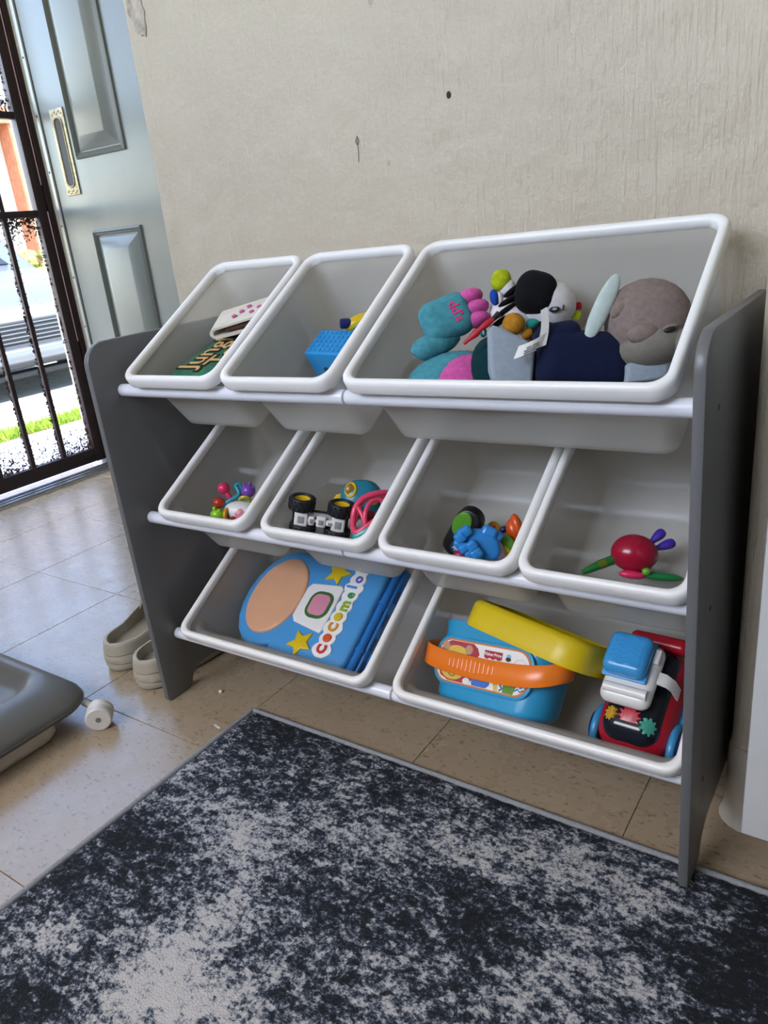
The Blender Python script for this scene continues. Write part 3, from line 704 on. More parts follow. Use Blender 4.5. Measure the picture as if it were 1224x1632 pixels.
part('teal_fin', em(PXP, 556, 536, 6, (12, 5, 8), 20), TEALP, pl_)
part('tail_knob', em(PXP, 578, 510, -6, (8, 9, 8)), plastic('deep_purple_plastic', '2c1c5c'), pl_); part('tail_stem', bar(PXP, [(570, 520, -3), (578, 512, -6)], 4), CACHE['deep_purple_plastic'], pl_)

# ------------------------------------------------------------------ big top bin: plush toys
q = Px(715, 545, .000768)
TEAL = plush('teal_plush', '4a909c'); PNK = plush('pink_plush', 'cb5a9e')
tp = thing('teal_plush', 'teal and pink plush toy raising a foot with three pink toes', 'plush toy', REST(0, .522, .121, .045))
part('body', em(q, 722, 606, -4, (76, 46, 44), 12), TEAL, tp)
part('belly', em(q, 738, 611, 10, (62, 44, 38), 12), PNK, tp)
part('leg', q.g().tube([q.p(*a) for a in spline([(664, 570, 2), (672, 560, 4), (690, 550, 2), (706, 540, -4), (716, 528, -8)], 4)], [8]+[14, 16, 17, 18]+[19]*4+[21]*4+[22]*4, 16), TEAL, tp)
ft = part('foot', q.g().rbox((0, 0, 0), (42, 34, 24), 22, T(*q.p(711, 509, 4)) @ RZ(22), 6), TEAL, tp, angle=80)
for x, y in ((748, 475), (758, 492), (760, 511)): part('toe', em(q, x, y, 6, (21, 13, 21), 14), PNK, tp)
th_ = link('lettering', text_mesh("dd's", 21*q.k, plain('pink_stitch', 'd8407c', .9), .0006, .0003), tp, Matrix.Scale(1, 4) @ T(*(Vector(q.p(724, 503, 28.6))*q.k)) @ RZ(-62))
# dark green bundle between
q2 = Px(775, 580, .00073)
o = thing('dark_teal_plush', 'dark teal plush bundle between the pink belly and the pale blue flap', 'plush toy', REST(0, .590, .098, .055))
part('body', em(q2, 775, 592, 0, (38, 52, 36), 10), plush('dark_teal_cloth', '0f3338'), o)
part('fold', em(q2, 762, 560, 12, (22, 10, 16), 24), plush('dark_teal_cloth', '0f3338'), o)
# panda
q = Px(848, 490, .000758)
WPL = plush('white_plush', 'dcd8d8', .05); BPL = plush('black_plush', '141417'); LPL = plush('lime_plush', 'a9b71f'); BLPL = plush('royal_blue_plush', '2246a0'); OPL = plush('amber_plush', 'b8802a')
pn = thing('panda_plush', 'black and white plush with lime, blue and amber feet in the big top bin', 'plush toy', REST(0, .607, .187, .050))
part('head', em(q, 872, 484, -4, (47, 41, 40), -12), WPL, pn)
part('face_patch', q.g().rbox((0, 0, 0), (32, 34, 33), 25, T(*q.p(850, 472, 10)) @ RZ(-14), 6), BPL, pn, angle=80)
part('eye', em(q, 876, 502, 34, (9, 4.5, 3), 8), BLK, pn); part('eye_star', em(q, 876, 502, 36.5, (4, 2.5, 1.2), 8), plain('grey_thread', '9a9a9a', .9), pn)
part('brow', em(q, 890, 499, 33, (1.6, 5, 2), -6), BLK, pn)
part('body', em(q, 818, 508, -14, (36, 46, 30), 20), WPL, pn)
for i, (x, y, r_) in enumerate(((812, 480, 30), (806, 496, 35), (800, 512, 30))): part('stripe', em(q, x, y, 8-i*2, (22, 5, 14), r_), BPL, pn)
lm = part('lime_foot', em(q, 798, 447, 2, (16, 18, 14), -20), LPL, pn); part('ankle', em(q, 808, 458, 0, (14, 15, 12), 30), WPL, pn); part('cuff', em(q, 814, 466, 2, (15, 6, 12), 40), BPL, pn)
part('blue_foot', em(q, 787, 475, 4, (7, 13, 9), 10), BLPL, pn); part('ankle', em(q, 795, 476, 2, (6, 11, 8), 10), WPL, pn)
part('amber_foot', em(q, 816, 519, 14, (18, 17, 15), -10), OPL, pn); part('amber_foot', em(q, 838, 532, 4, (12, 9, 10), 10), OPL, pn)
part('teal_patch', em(q, 848, 517, 6, (14, 9, 12), 20), plush('jade_plush', '2d8a80'), pn); part('belly', em(q, 866, 530, 0, (22, 26, 22)), BPL, pn)
part('collar_tag', q.g().rbox((0, 0, 0), (9, 6, 2), 2, T(*q.p(918, 488, 0)) @ RZ(8), 2), plush('red_ribbon', 'b3202f'), pn); part('lime_tag', q.g().rbox((0, 0, 0), (8, 7, 2), 2, T(*q.p(917, 502, 2)) @ RZ(-20), 2), LPL, pn)
part('strap', q.g().tube([q.p(*a) for a in spline([(786, 512, 22), (772, 522, 22), (760, 532, 20), (748, 542, 16), (738, 550, 10)], 3)], [3.5, 4, 5, 5.5, 5, 4, 5, 6, 5, 4, 3, 3, 2.5], 10, flat=(1, .6)), plain('red_strap', 'b51f2c', .5), pn)
part('strap_end', bar(q, [(792, 505, 22), (783, 514, 22)], [5, 4], 8), BLK, pn); part('blue_loop', torus(q, 768, 532, 14, 7, 2.2, RY(50)), TEALP, pn)
# navy plush
q = Px(920, 560, .000697)
NAV = plush('navy_plush', '161d38', .1); PBL = plush('pale_blue_plush', '939fa9', .06); MNT = plush('pale_mint_plush', 'b9c8c3', .06)
nv_ = thing('navy_plush', 'navy plush toy with a pale mint fin, pale blue flaps and a white tag', 'plush toy', REST(0, .685, .113, .055))
part('body', q.g().rbox((0, 0, 0), (72, 46, 46), 26, T(*q.p(925, 576, -6)) @ RZ(-3), 6), NAV, nv_, angle=80)
part('shoulder', q.g().rbox((0, 0, 0), (36, 34, 34), 18, T(*q.p(889, 551, 0)) @ RZ(10), 6), NAV, nv_, angle=80)
part('fin', em(q, 951, 498, 34, (57, 14, 8), 65, .9), MNT, nv_)
fl_ = [q.p(*a)[:2] for a in ((786, 612), (846, 616), (852, 556), (842, 547), (803, 526), (784, 520), (778, 528), (779, 590))]
part('flap', q.g().prism(fl_, -8, 16, 7), PBL, nv_, angle=60)
fl_ = [q.p(*a)[:2] for a in ((985, 618), (1048, 612), (1060, 572), (1050, 568), (998, 578), (985, 590))]
part('flap', q.g().prism(fl_, 22, 44, 8), PBL, nv_, angle=60)
TAGM = plain('white_tag_paper', 'dcdcd8', .7, .03)
g = q.g(); rows = []
for i in range(7):
    t = i/6; rows.append([q.p(812+46*t, 580-24*t+4*math.sin(PI*t), 40+7*math.sin(PI*t)), q.p(820+44*t, 560-22*t+3*math.sin(PI*t), 41+7*math.sin(PI*t))])
gg = [[a, b, (b[0], b[1], b[2]-.9), (a[0], a[1], a[2]-.9)] for a, b in rows]
g.loft(gg); tg = part('tag', g, TAGM, nv_)
g = q.g(); gg = []
for i in range(7):
    t = i/6; x = 858+4*math.sin(PI*t)-2*t; y = 562-58*t
    a = q.p(x-12+9*t, y+2, 42+3*t); b = q.p(x+4+3*t, y-4, 40+3*t); gg.append([a, b, (b[0], b[1], b[2]-.9), (a[0], a[1], a[2]-.9)])
g.loft(gg); part('tag', g, TAGM, nv_)
for k in range(4): part('tag_print', q.g().rbox((0, 0, 0), (13-2*(k % 2), 1.1, .3), .3, T(*q.p(834+2.2*k, 573-4.4*k, 47.2)) @ RZ(27), 1), plain('tag_ink', '77787c', .8), tg)
# taupe whale
q = Px(1035, 515, .000684)
TPL = plush('taupe_plush', '83746e', .14); TPD = plush('grey_belly_plush', '7d786e', .08)
wh = thing('seal_plush', 'round taupe plush animal with a small black eye in the big top bin', 'plush toy', REST(0, .753, .158, .055))
part('body', em(q, 1034, 512, -4, (69, 68, 56), 8, .95), TPL, wh)
part('belly', em(q, 1040, 552, 2, (62, 36, 54), 12), TPD, wh)
part('eye', em(q, 1047, 538, 55, (9.5, 4.5, 4), 18), BLK, wh); part('eyelid', em(q, 1048, 534, 52.5, (13, 5, 4), 18), TPL, wh)
part('cheek', em(q, 1012, 540, 40, (26, 16, 14), 12), TPL, wh); part('muzzle', em(q, 1068, 552, 36, (24, 20, 20), 12), TPD, wh)
part('side_fin', em(q, 982, 496, 20, (20, 12, 14), 48), TPL, wh)

# ------------------------------------------------------------------ middle row
q = Px(365, 805, .001026)
rt_ = thing('rattle_toy', 'small rattle toy with pink, red, green and purple balls in the left middle bin', 'rattle', REST(1, .100, .083, .080))
part('body', em(q, 384, 813, -2, (30, 17, 20), -8), WHT, rt_); part('pink_panel', em(q, 383, 815, 12, (11, 10, 7), 20), plastic('soft_pink_plastic', 'e08a98'), rt_)
part('pink_ball', em(q, 354, 776, 0, (10, 9.5, 10)), PINK, rt_); part('pink_stem', bar(q, [(358, 782, 0), (363, 790, 0), (368, 798, -4)], [4, 4.5, 4]), PINK, rt_)
part('red_ball', em(q, 347, 799, 4, (9.5, 9, 9)), plastic('vermilion_plastic', 'b8351f'), rt_)
gh = part('green_head', em(q, 347, 818, 12, (11.5, 10.5, 10)), LIME, rt_)
for x, y in ((343, 808), (351, 812)): part('ear', em(q, x, y, 18, (3, 3.4, 3)), LIME, gh)
part('amber_ring', torus(q, 363, 818, 8, 9, 3.2, RY(62)), plastic('amber_plastic', 'd89418'), rt_)
part('amber_ring', torus(q, 358, 821, 8, 7, 2.4, RY(62)), YEL, rt_)
part('teal_arc', q.g().tube([q.p(*a) for a in spline([(353, 806, 0), (360, 798, 2), (370, 792, 2), (378, 786, 0), (376, 778, -2), (372, 772, -4), (378, 769, -5), (382, 777, -6)], 4)], 3.2, 10), TEALP, rt_)
ph = part('purple_head', em(q, 393, 780, 0, (11.5, 11, 11)), PUR, rt_)
for x, y in ((387, 772), (396, 769), (401, 775), (390, 790)): part('nub', em(q, x, y, 4, (3.2, 3.2, 3.2)), PUR, ph)
part('lime_collar', torus(q, 388, 794, 2, 8, 2.6, RX(60)), plastic('olive_plastic', 'b5ad1f'), rt_); part('red_bead', em(q, 372, 822, 10, (4, 4, 4)), RED, rt_)

# toy truck lying on its side
q = Px(505, 830, .000877)
tk = thing('toy_truck', 'upturned toy truck chassis with fat black tyres and yellow hubs', 'toy truck', REST(1, .318, .057, .043) @ RZ(-9) @ RX(24))
TY = plain('toy_tyre', '14161c', .6, .1, 60.)
def tyre(x, y, z, r=21, h=10.5):
    m = T(x, y, z) @ RX(-90)
    w_ = part('tyre', q.g().lathe([(r*.62, -h*.8), (r*.7, -h), (r*.9, -h*.96), (r, -h*.55), (r, h*.55), (r*.9, h*.96), (r*.7, h), (r*.62, h*.8)], 28, m, closed=True), TY, tk)
    for i in range(16):
        part('tread', q.g().box((0, 0, 0), (1.0, 1.9, h*.42), m @ RZ(360/16*i) @ T(r, 0, h*.42) @ RX(24)), TY, w_)
        part('tread', q.g().box((0, 0, 0), (1.0, 1.9, h*.42), m @ RZ(360/16*(i+.5)) @ T(r, 0, -h*.42) @ RX(-24)), TY, w_)
    hb = part('hub', q.g().lathe([(.01, -h*.4), (r*.64, -h*.6), (r*.64, h*.72), (r*.5, h*.5), (.01, h*.42)], 20, m), YEL, tk)
    part('axle', q.g().tube([(x, y, z), (x, y*.45, z)], 3.4, 10), YEL, tk)
for x, y in ((-29, 24), (35, 24), (-24, -22), (33, -22)): tyre(x, y, -6)
part('chassis', q.g().rbox((3, 0, -8), (46, 13, 6), 4), BLK, tk); part('skid_plate', q.g().rbox((2, 8, -4), (26, 4, 4), 2), plain('grey_metal_plastic', '9a9a98', .35), tk)
for x, w_, h_ in ((-27, 11, 12), (-10, 5, 8), (6, 8, 9), (21, 7, 5), (34, 11, 13)):
    bp = part('gearbox', q.g().rbox((x, -1, 0), (w_, h_, 6), 2.5), WHT, tk)
    part('vent', q.g().rbox((x, -1, 6), (w_*.5, h_*.5, .8), .6, n=2), plain('grey_metal_plastic', '9a9a98', .35), bp)
part('drive_shaft', q.g().tube([(-26, -1, 1), (36, -1, 1)], 2.6, 10), WHT, tk)

q = Px(570, 790, .000915)
sh = thing('toy_shell', 'teal domed toy with a yellow ring behind the truck', 'toy', REST(1, .346, .122, .062))
part('dome', em(q, 574, 796, 0, (34, 32, 24), 0, .85), plastic('petrol_plastic', '1d7a93'), sh)
part('ring', torus(q, 558, 781, 19, 9.5, 2.2, RY(-22) @ RX(-14) @ SCL(.9, 1.1, 1)), YEL, sh); part('ring_fill', em(q, 558, 781, 17.5, (9, 10.5, 4)), plastic('ochre_plastic', '8f6b10'), sh)
part('yellow_wedge', q.g().prism([q.p(*a)[:2] for a in ((520, 806), (546, 812), (542, 786), (534, 788))], -14, -2, 3), YEL, sh)

q = Px(592, 828, .000862)
pc = thing('lattice_car', 'pink open lattice toy car with a teal base beside the truck', 'toy car', REST(1, .401, .078, .048))
HOT = plastic('hot_pink_plastic', 'e04468')
part('hoop', q.g().tube([q.p(*a) for a in spline([(560, 840, 8), (563, 815, 10), (577, 797, 6), (600, 789, 0), (620, 790, -10), (632, 806, -14)], 4)], 5, 10), HOT, pc)
part('hoop', q.g().tube([q.p(*a) for a in spline([(560, 842, 8), (566, 852, 16), (582, 842, 20), (600, 830, 18), (620, 815, 8), (632, 806, -10)], 4)], 5, 10), HOT, pc)
part('hoop', q.g().tube([q.p(*a) for a in spline([(580, 840, 20), (575, 824, 18), (568, 812, 12)], 4)], 3.6, 10), HOT, pc)
part('hoop', q.g().tube([q.p(*a) for a in spline([(580, 840, 20), (580, 820, 20), (588, 804, 14), (604, 800, 8), (612, 815, 10)], 4)], 3.6, 10), HOT, pc)
part('hoop', q.g().tube([q.p(*a) for a in spline([(562, 835, -20), (576, 800, -24), (612, 792, -28)], 4)], 4, 10), HOT, pc)
part('base', q.g().tube([q.p(*a) for a in spline([(563, 862, 12), (578, 853, 18), (596, 842, 18), (618, 826, 10)], 4)], [7]+[10]*11+[7], 12, flat=(1, .7)), plastic('aqua_plastic', '2f9d9c'), pc)
part('wheel', q.g().lathe([(.01, -5), (10, -5), (12, -3), (12, 3), (10, 5), (.01, 5)], 20, T(*q.p(584, 860, 14)) @ RZ(30) @ RX(62)), BLK, pc)
part('driver', em(q, 592, 803, -6, (8, 5, 7)), YEL, pc); part('inner_ball', em(q, 586, 826, -4, (12, 10, 10)), plastic('maroon_plastic', '7c1f33'), pc)

# toy remote
q = Px(735, 845, .000828)
rm = thing('toy_remote', 'black toy remote with a big green oval button leaning in the bin', 'toy remote', REST(1, .527, .092, .072) @ RZ(57) @ RX(-12) @ RY(-30))
part('body', q.g().prism(rrect(-48, 40, -22, 21, 20, 8), -18, 4, 4), BLK, rm, angle=60)
part('green_button', q.g().prism(circle(12, 6, 23, 15), 3, 6.5, 2), plastic('leaf_green_plastic', '57922b'), rm)
part('brown_side', q.g().rbox((-24, 17, -8), (22, 3.5, 7), 3), plain('terracotta_plastic', '96583f', .5), rm)
bt = part('round_button', q.g().prism(circle(-29, -4, 10), 3, 6, 1), plastic('denim_plastic', '1d3f62'), rm)
for a in range(3): part('button_mark', q.g().rbox((0, 0, 0), (6, 1.3, .5), .5, T(-29, -4, 6.2) @ RZ(60*a), 1), plain('pale_ink', 'b9c4cc', .7), bt)
part('pink_button', q.g().prism(circle(-10, -8, 8, 6), 3, 5.5, 1), plastic('mauve_plastic', '96607a'), rm)
# blue chunky toy
q = Px(775, 865, .000793)
bt = thing('blue_figure', 'chunky blue plastic figure lying face down in front of the black remote', 'toy figure', REST(1, .570, .072, .062))
SKB = plastic('bright_blue_plastic', '2f86cf', .22)
fl_ = [q.p(*a)[:2] for a in ((757, 885), (775, 893), (795, 892), (801, 880), (798, 862), (788, 848), (770, 842), (752, 842), (742, 850), (742, 868))]
part('back', q.g().prism(list(fl_), -22, 12, 8), SKB, bt, angle=60)
for x, y, z, h in ((742, 848, 6, (12, 9, 14)), (735, 856, 10, (9, 9, 12)), (734, 866, 8, (8, 9, 12)), (741, 873, 10, (9, 7, 12)), (753, 869, 14, (9, 9, 11)), (760, 881, 14, (10, 9, 11)), (750, 882, 10, (8, 8, 10))):
    part('limb', q.g().rbox((0, 0, 0), h, min(h)*.6, T(*q.p(x, y, z)) @ RZ(35)), SKB, bt, angle=70)
part('arm', q.g().rbox((0, 0, 0), (13, 10, 11), 6, T(*q.p(782, 848, 2)) @ RZ(-25)), SKB, bt, angle=70); part('arm', q.g().rbox((0, 0, 0), (9, 8, 9), 5, T(*q.p(795, 854, -2)) @ RZ(-35)), SKB, bt, angle=70)
part('white_palm', em(q, 732, 868, 0, (6, 9, 8), 20), WHT, bt)
part('magenta_foot', em(q, 737, 884, 2, (12, 8, 10)), plastic('magenta_plastic', 'a3154f'), bt)
q = Px(803, 868, .000809)
yg = thing('wedge_toy', 'green and yellow wedge toy to the right of the blue figure', 'toy', REST(1, .588, .090, .092))
part('green_block', q.g().rbox((0, 0, 0), (9, 14, 12), 4, T(*q.p(803, 862, 0)) @ RZ(38)), GRN, yg); part('yellow_wedge', q.g().prism([q.p(*a)[:2] for a in ((796, 876), (803, 894), (816, 880), (794, 862))], -10, 12, 3), YEL, yg)
q = Px(815, 845, .000818)
ob = thing('orange_toy', 'ridged orange plastic toy against the right wall of the bin with the remote', 'toy', REST(1, .588, .116, .086))
part('shell', em(q, 813, 848, 0, (11, 20, 14), 8), plastic('burnt_orange_plastic', 'd6551f'), ob); part('shell_ridge', em(q, 818, 840, 4, (9, 20, 13), 14), CACHE['burnt_orange_plastic'], ob)
part('blue_clip', em(q, 799, 846, -4, (7, 6, 6), 30), NAVYP, ob)
q = Px(787, 840, .000841)
md = thing('mustard_toy', 'small mustard yellow disc toy behind the blue figure', 'toy', REST(1, .553, .122, .097))
part('disc', q.g().lathe([(.01, -5), (8, -5), (10, -3), (10, 3), (8, 5), (.01, 5)], 20, T(*q.p(787, 841, 0)) @ RX(-20)), plastic('mustard_plastic', 'b78a1c'), md); part('hub', q.g().ell((0, 0, 0), (3, 3, 3), T(*q.p(787, 840, 5))), RED, md)
part('maroon_knob', em(q, 768, 843, -2, (7, 6, 7)), CACHE['maroon_plastic'], md)
# folded leaflet at the bottom of that bin
lf = thing('leaflet', 'folded pale pink leaflet at the bottom of the bin with the remote', 'leaflet', BINF(1, .555, .054, .1275))
part('sheet', Geo().rbox((.02, .02, .001), (.035, .02, .0009), .0008, n=1), plain('pink_paper', 'cdaab4', .8, .25, 60.), lf); part('flap', Geo().rbox((.02, .022, .0028), (.033, .018, .0007), .0006, n=1), plain('lilac_paper', 'b9a9c4', .8, .25, 60.), lf)
# red ball toy
q = Px(1012, 885, .000725)
rb = thing('ball_toy', 'glossy red ball toy with two purple pegs and green arms in the right middle bin', 'toy', REST(1, .753, .090, .070))
part('ball', em(q, 1012, 882, 0, (37, 31, 33), -8, 1, 30, 18), plastic('crimson_plastic', '9d1230', .2), rb)
for a, b in (((1040, 864, -4), (1062, 846, -8)), ((1047, 874, -2), (1078, 864, -4))):
    part('peg', q.g().tube([q.p(*c) for c in spline([a, tuple((i+j)/2 for i, j in zip(a, b)), b], 5)], [4, 4.5, 5, 6, 7, 7.8, 8.2, 8.4, 8, 6.5, 3], 12), plastic('violet_plastic', '43279a'), rb)
part('arm', bar(q, [(980, 892, -4), (960, 899, -2), (940, 907, 2), (928, 912, 2)], [8, 7.5, 6, 4], 12), plastic('forest_green_plastic', '1c6b2c'), rb)
part('arm_band', bar(q, [(966, 897, -2), (954, 901, -1)], [8.1, 7.6], 12), plastic('moss_plastic', '5c6a1c'), rb)
part('foot', em(q, 1005, 915, 12, (22, 7, 12), -6), PINK, rb); part('green_bead', em(q, 1024, 909, 20, (7, 6.5, 7)), GRN, rb)
part('leaf', em(q, 1052, 918, 12, (34, 7, 10), -6), plastic('emerald_plastic', '1b7a3d'), rb)

# ------------------------------------------------------------------ bottom row: toy laptop
LB = plastic('laptop_blue', '4a93cc', .3); LB2 = plastic('laptop_blue_base', '2a78c2', .3)
lp = thing('toy_laptop', 'thick blue toy laptop with yellow stars and rainbow lettering in the bottom left bin', 'toy laptop', BINF(2, 0, 0, .1285))
def arc_outline():
    body = [(.317, .05), (.317, .235), (.305, .247), (.17, .247), (.155, .240)]
    for i in range(15):
        a = math.radians(62+ (296-62)*i/14); body.append((.126+.072*math.cos(a)*1.0, .140+.098*math.sin(a)))
    body += [(.160, .040), (.172, .036), (.303, .036), (.311, .040)]
    return body
ol = arc_outline()
part('base', Geo().prism([(u+(.016 if u > .3 else .002), v) for u, v in [(.300, .040), (.316, .040), (.316, .244), (.300, .244), (.165, .240), (.165, .046)]], 0, .034, .003), LB2, lp, angle=60)
part('lid', Geo().prism(ol, .030, .054, .007, n=4), LB, lp, angle=60)
part('hinge', Geo().tube([(.3215, .045, .038), (.3215, .240, .038)], .0065, 14), LB2, lp)
for v in (.062, .105, .150, .195):
    part('hinge_slot', Geo().rbox((.3325, v, .027), (.0012, .012, .003), .001, n=1), plastic('laptop_slot', '123a68'), lp)
for v in (.085, .172): part('hinge_knuckle', Geo().tube([(.3215, v-.003, .038), (.3215, v+.003, .038)], .0085, 14), LB2, lp)
for v in (.075, .205): part('latch', Geo().rbox((.3335, v, .014), (.0022, .016, .009), .0015, n=2), LB2, lp)
# plain peach oval panel, plain white plate with a round badge, two stars
part('oval_panel', Geo().prism(circle(.124, .141, .055, .077, 36), .050, .0585, .0055, n=4), plain('peach_plastic', 'd3a07c', .45, .03), lp, angle=60)
part('white_plate', Geo().prism([(.186, .100), (.246, .090), (.250, .098), (.250, .176), (.244, .182), (.184, .176), (.178, .166), (.178, .110)], .052, .0575, .003), WHT, lp, angle=60)
bd_ = part('badge', Geo().prism(rrect(.196, .244, .112, .164, .018, 6), .056, .0584, .0008), plastic('badge_green', '3c6b34'), lp)
part('badge_face', Geo().prism(rrect(.202, .238, .118, .158, .012, 6), .058, .0592, .0006), plastic('badge_pink', 'd38aa0'), bd_)
def star_poly(cx, cy, R_, r_, a0): return [(cx+(R_ if i % 2 == 0 else r_)*math.cos(math.radians(a0+36*i)), cy+(R_ if i % 2 == 0 else r_)*math.sin(math.radians(a0+36*i))) for i in range(10)]
for cx, cy, a0 in ((.221, .066, 200), (.222, .205, 150)): part('star', Geo().prism(star_poly(cx, cy, .026, .0125, a0), .052, .0575, .002), plastic('star_yellow', 'd6b81c'), lp)
LET = [('C', .064, 'd23a3f'), ('o', .085, 'd9552c'), ('C', .105, 'dd9326'), ('o', .125, 'd9b81e'), ('m', .146, '8fae2a'), ('e', .167, '3f9a5a'), ('l', .183, '4f8fd0'), ('o', .199, '4a55b8'), ('n', .220, '6a4aa8')]
BAND = plain('white_letter_band', 'e9e7e2', .4, .02)
pts = [(.267, v) for _, v, _ in LET]
up_, dn = [], []
for i in range(61):
    v = .050+.184*i/60
    k = min(LET, key=lambda e: abs(e[1]-v)); w_ = .0135+.0025*math.cos(min(1, abs(v-k[1])/.011)*PI/1.2)+(.003 if k[0] in 'Cl' else 0)
    e = min(1, math.sqrt(max(0, 1-max(0, (.060-v)/.011)**2)), math.sqrt(max(0, 1-max(0, (v-.223)/.0112)**2))); up_.append((.267-w_*max(.08, e), v)); dn.append((.267+w_*max(.08, e), v))
part('letter_band', Geo().prism(dn+list(reversed(up_)), .052, .0563, .001), BAND, lp, angle=60)
for ch, v, colr in LET:
    if ch == 'o' and v < .19:
        part('letter_o', Geo().prism(circle(.267, v, .0082, .0078), .056, .0592, .0025), plastic('letter_'+colr, colr), lp, angle=60); continue
    link('letter', text_mesh(ch, .026 if ch != 'C' else .023, plastic('letter_'+colr, colr), .0016, .0009 if ch not in 'eo' else .0003, 'letter'), lp, T(.268 if ch != 'l' else .264, v, .0568) @ RZ(90))

# ------------------------------------------------------------------ bottom row: bucket with lid and handle
BKB = plastic('bucket_blue', '2b93c0', .3)
RB = Matrix(((.978, -.027, -.209, 0), (-.061, .913, -.404, 0), (.201, .408, .89, 0), (0, 0, 0, 1)))
bk_ = thing('toy_bucket', 'blue toy bucket with an orange handle and a lion sticker in the bottom right bin', 'toy bucket', BINF(2, .562, .079, .022) @ RB)
def bring(y, x0, x1, d, r): return [(x, y, z) for x, z in reversed(rrect(x0, x1, -d, 0, r, 7))]
g = Geo()
outer = [(-.060, -.072, .100, .088, .028), (-.065, -.078, .106, .094, .03)]
rs_ = [bring(-.055, -.070, .080, .066, .03), bring(-.053, -.078, .088, .073, .032), bring(-.046, -.084, .094, .078, .034), bring(.0, -.088, .097, .086, .036), bring(.048, -.090, .099, .090, .036), bring(.053, -.0915, .1, .0915, .036), bring(.056, -.0915, .1, .0915, .036)]
rin = [bring(.056, -.0885, .097, .0885, .034), bring(.0, -.085, .094, .083, .034), bring(-.047, -.08, .09, .072, .032)]
for rr_ in rs_:
    for k in range(len(rr_)): rr_[k] = (rr_[k][0], rr_[k][1], rr_[k][2]+.0)
g.loft(rs_+[[(x, y, z-.0025) for x, y, z in r_] for r_ in rin]); part('tub', g, BKB, bk_, angle=60)
part('sticker_plate', Geo().prism(rrect(-.081, .081, -.034, .034, .024, 8), -.004, .0022, .001), BKB, bk_)
STO = plain('sticker_edge_orange', 'c9763a', .5); STW = plain('sticker_white', 'e8e6e1', .5, .02)
st = part('sticker', Geo().prism(rrect(-.077, .077, -.030, .030, .0215, 8), .0018, .0027), STO, bk_)
part('sticker_white', Geo().prism(rrect(-.0745, .0745, -.0278, .0278, .020, 8), .0022, .0030), STW, st)
SR = plain('sticker_red', 'a8313f', .5); SY = plain('sticker_yellow', 'd9b94a', .5); SB = plain('sticker_blue', '3f6fc4', .5); SG = plain('sticker_green', '5c8c2c', .5); SD = plain('sticker_ink', '3a2a20', .6); ST = plain('sticker_tan', 'b98f70', .5)
part('mane', Geo().prism([(-.073, -.010), (-.066, -.022), (-.052, -.0272), (-.022, -.0272), (-.010, -.020), (-.006, -.006), (-.012, .006), (-.006, .014), (-.010, .022), (-.018, .0272), (-.056, .0272), (-.068, .021), (-.0735, .010)], .0028, .0034), SR, st)
part('lion_face', Geo().prism(circle(-.046, -.007, .023, .0185), .0032, .0038), SY, st); part('lion_brow', Geo().prism(circle(-.044, .0125, .018, .009), .0032, .0038), SY, st)
for x in (-.064, -.024): part('lion_ear', Geo().prism(circle(x, .018, .0065), .0034, .0040), ST, st)
part('lion_nose', Geo().prism([(-.050, -.008), (-.045, -.0135), (-.040, -.008)], .0036, .0042), SR, st)
part('lion_mouth', Geo().tube([(-.046+.006*math.cos(a), -.0165+.004*math.sin(a), .0039) for a in [PI+PI*i/8 for i in range(9)]], .0005, 6), SD, st)
sc_ = [(.002, .0135), (.002, .0225), (.031, .0225), (.031, .0135)]+[(.031-.029*i/12, .0135-.0022*abs(math.sin(PI*3*i/12))) for i in range(1, 12)]
lg = part('logo_patch', Geo().prism(list(reversed(sc_)), .0028, .0036), plain('logo_red', 'a8203a', .5), st)
link('logo_text', text_mesh('Fisher·Price', .0058, STW, .0002, .0001, 'logo_text'), lg, T(.0165, .0178, .0037))
part('bee_mark', Geo().prism(circle(.041, .0155, .0042, .0028), .0028, .0035), SD, st); part('bee_wing', Geo().prism(circle(.041, .0195, .0036, .0026), .0028, .0033), plain('sticker_sky', '7fb4d8', .5), st)
part('outline_arc', Geo().tube([(.060+.012*math.cos(a), .004+.014*math.sin(a), .0031) for a in [PI*i/10 for i in range(11)]], .0003, 5), plain('pale_grey_ink', 'b9bcbf', .6), st)
part('yellow_patch', Geo().prism([(.026, -.002), (.066, -.002), (.066, .0065), (.030, .0085)], .0028, .0034), SY, st)
part('blue_patch', Geo().prism([(-.010, -.0272), (.012, -.0272), (.018, -.022), (.016, -.010), (-.004, -.010), (-.012, -.018)], .0034, .0040), SB, st)
part('yellow_stripe', Geo().prism([(.026, -.0275), (.032, -.0275), (.028, -.008), (.022, -.008)], .0030, .0036), SY, st)
part('green_patch', Geo().prism([(.040, -.0275), (.056, -.0275), (.060, -.014), (.054, -.008), (.040, -.010)], .0030, .0036), SG, st)
for x0, n_ in ((.0345, 2), (.0625, 3)):
    for k in range(n_): part('zigzag', Geo().tube([(x0+.004*(i % 2)+.001*k, -.026+.0035*i+.0*k, .0033) for i in range(5)] if n_ == 2 else [(x0-.004+.004*i, -.022+.005*k+.003*(i % 2), .0033) for i in range(4)], .0009, 5), plain('zigzag_blue', '3f7fb0', .5), st)
part('paw', Geo().prism(circle(-.020, -.0235, .006, .0045), .0034, .0040), STW, st)
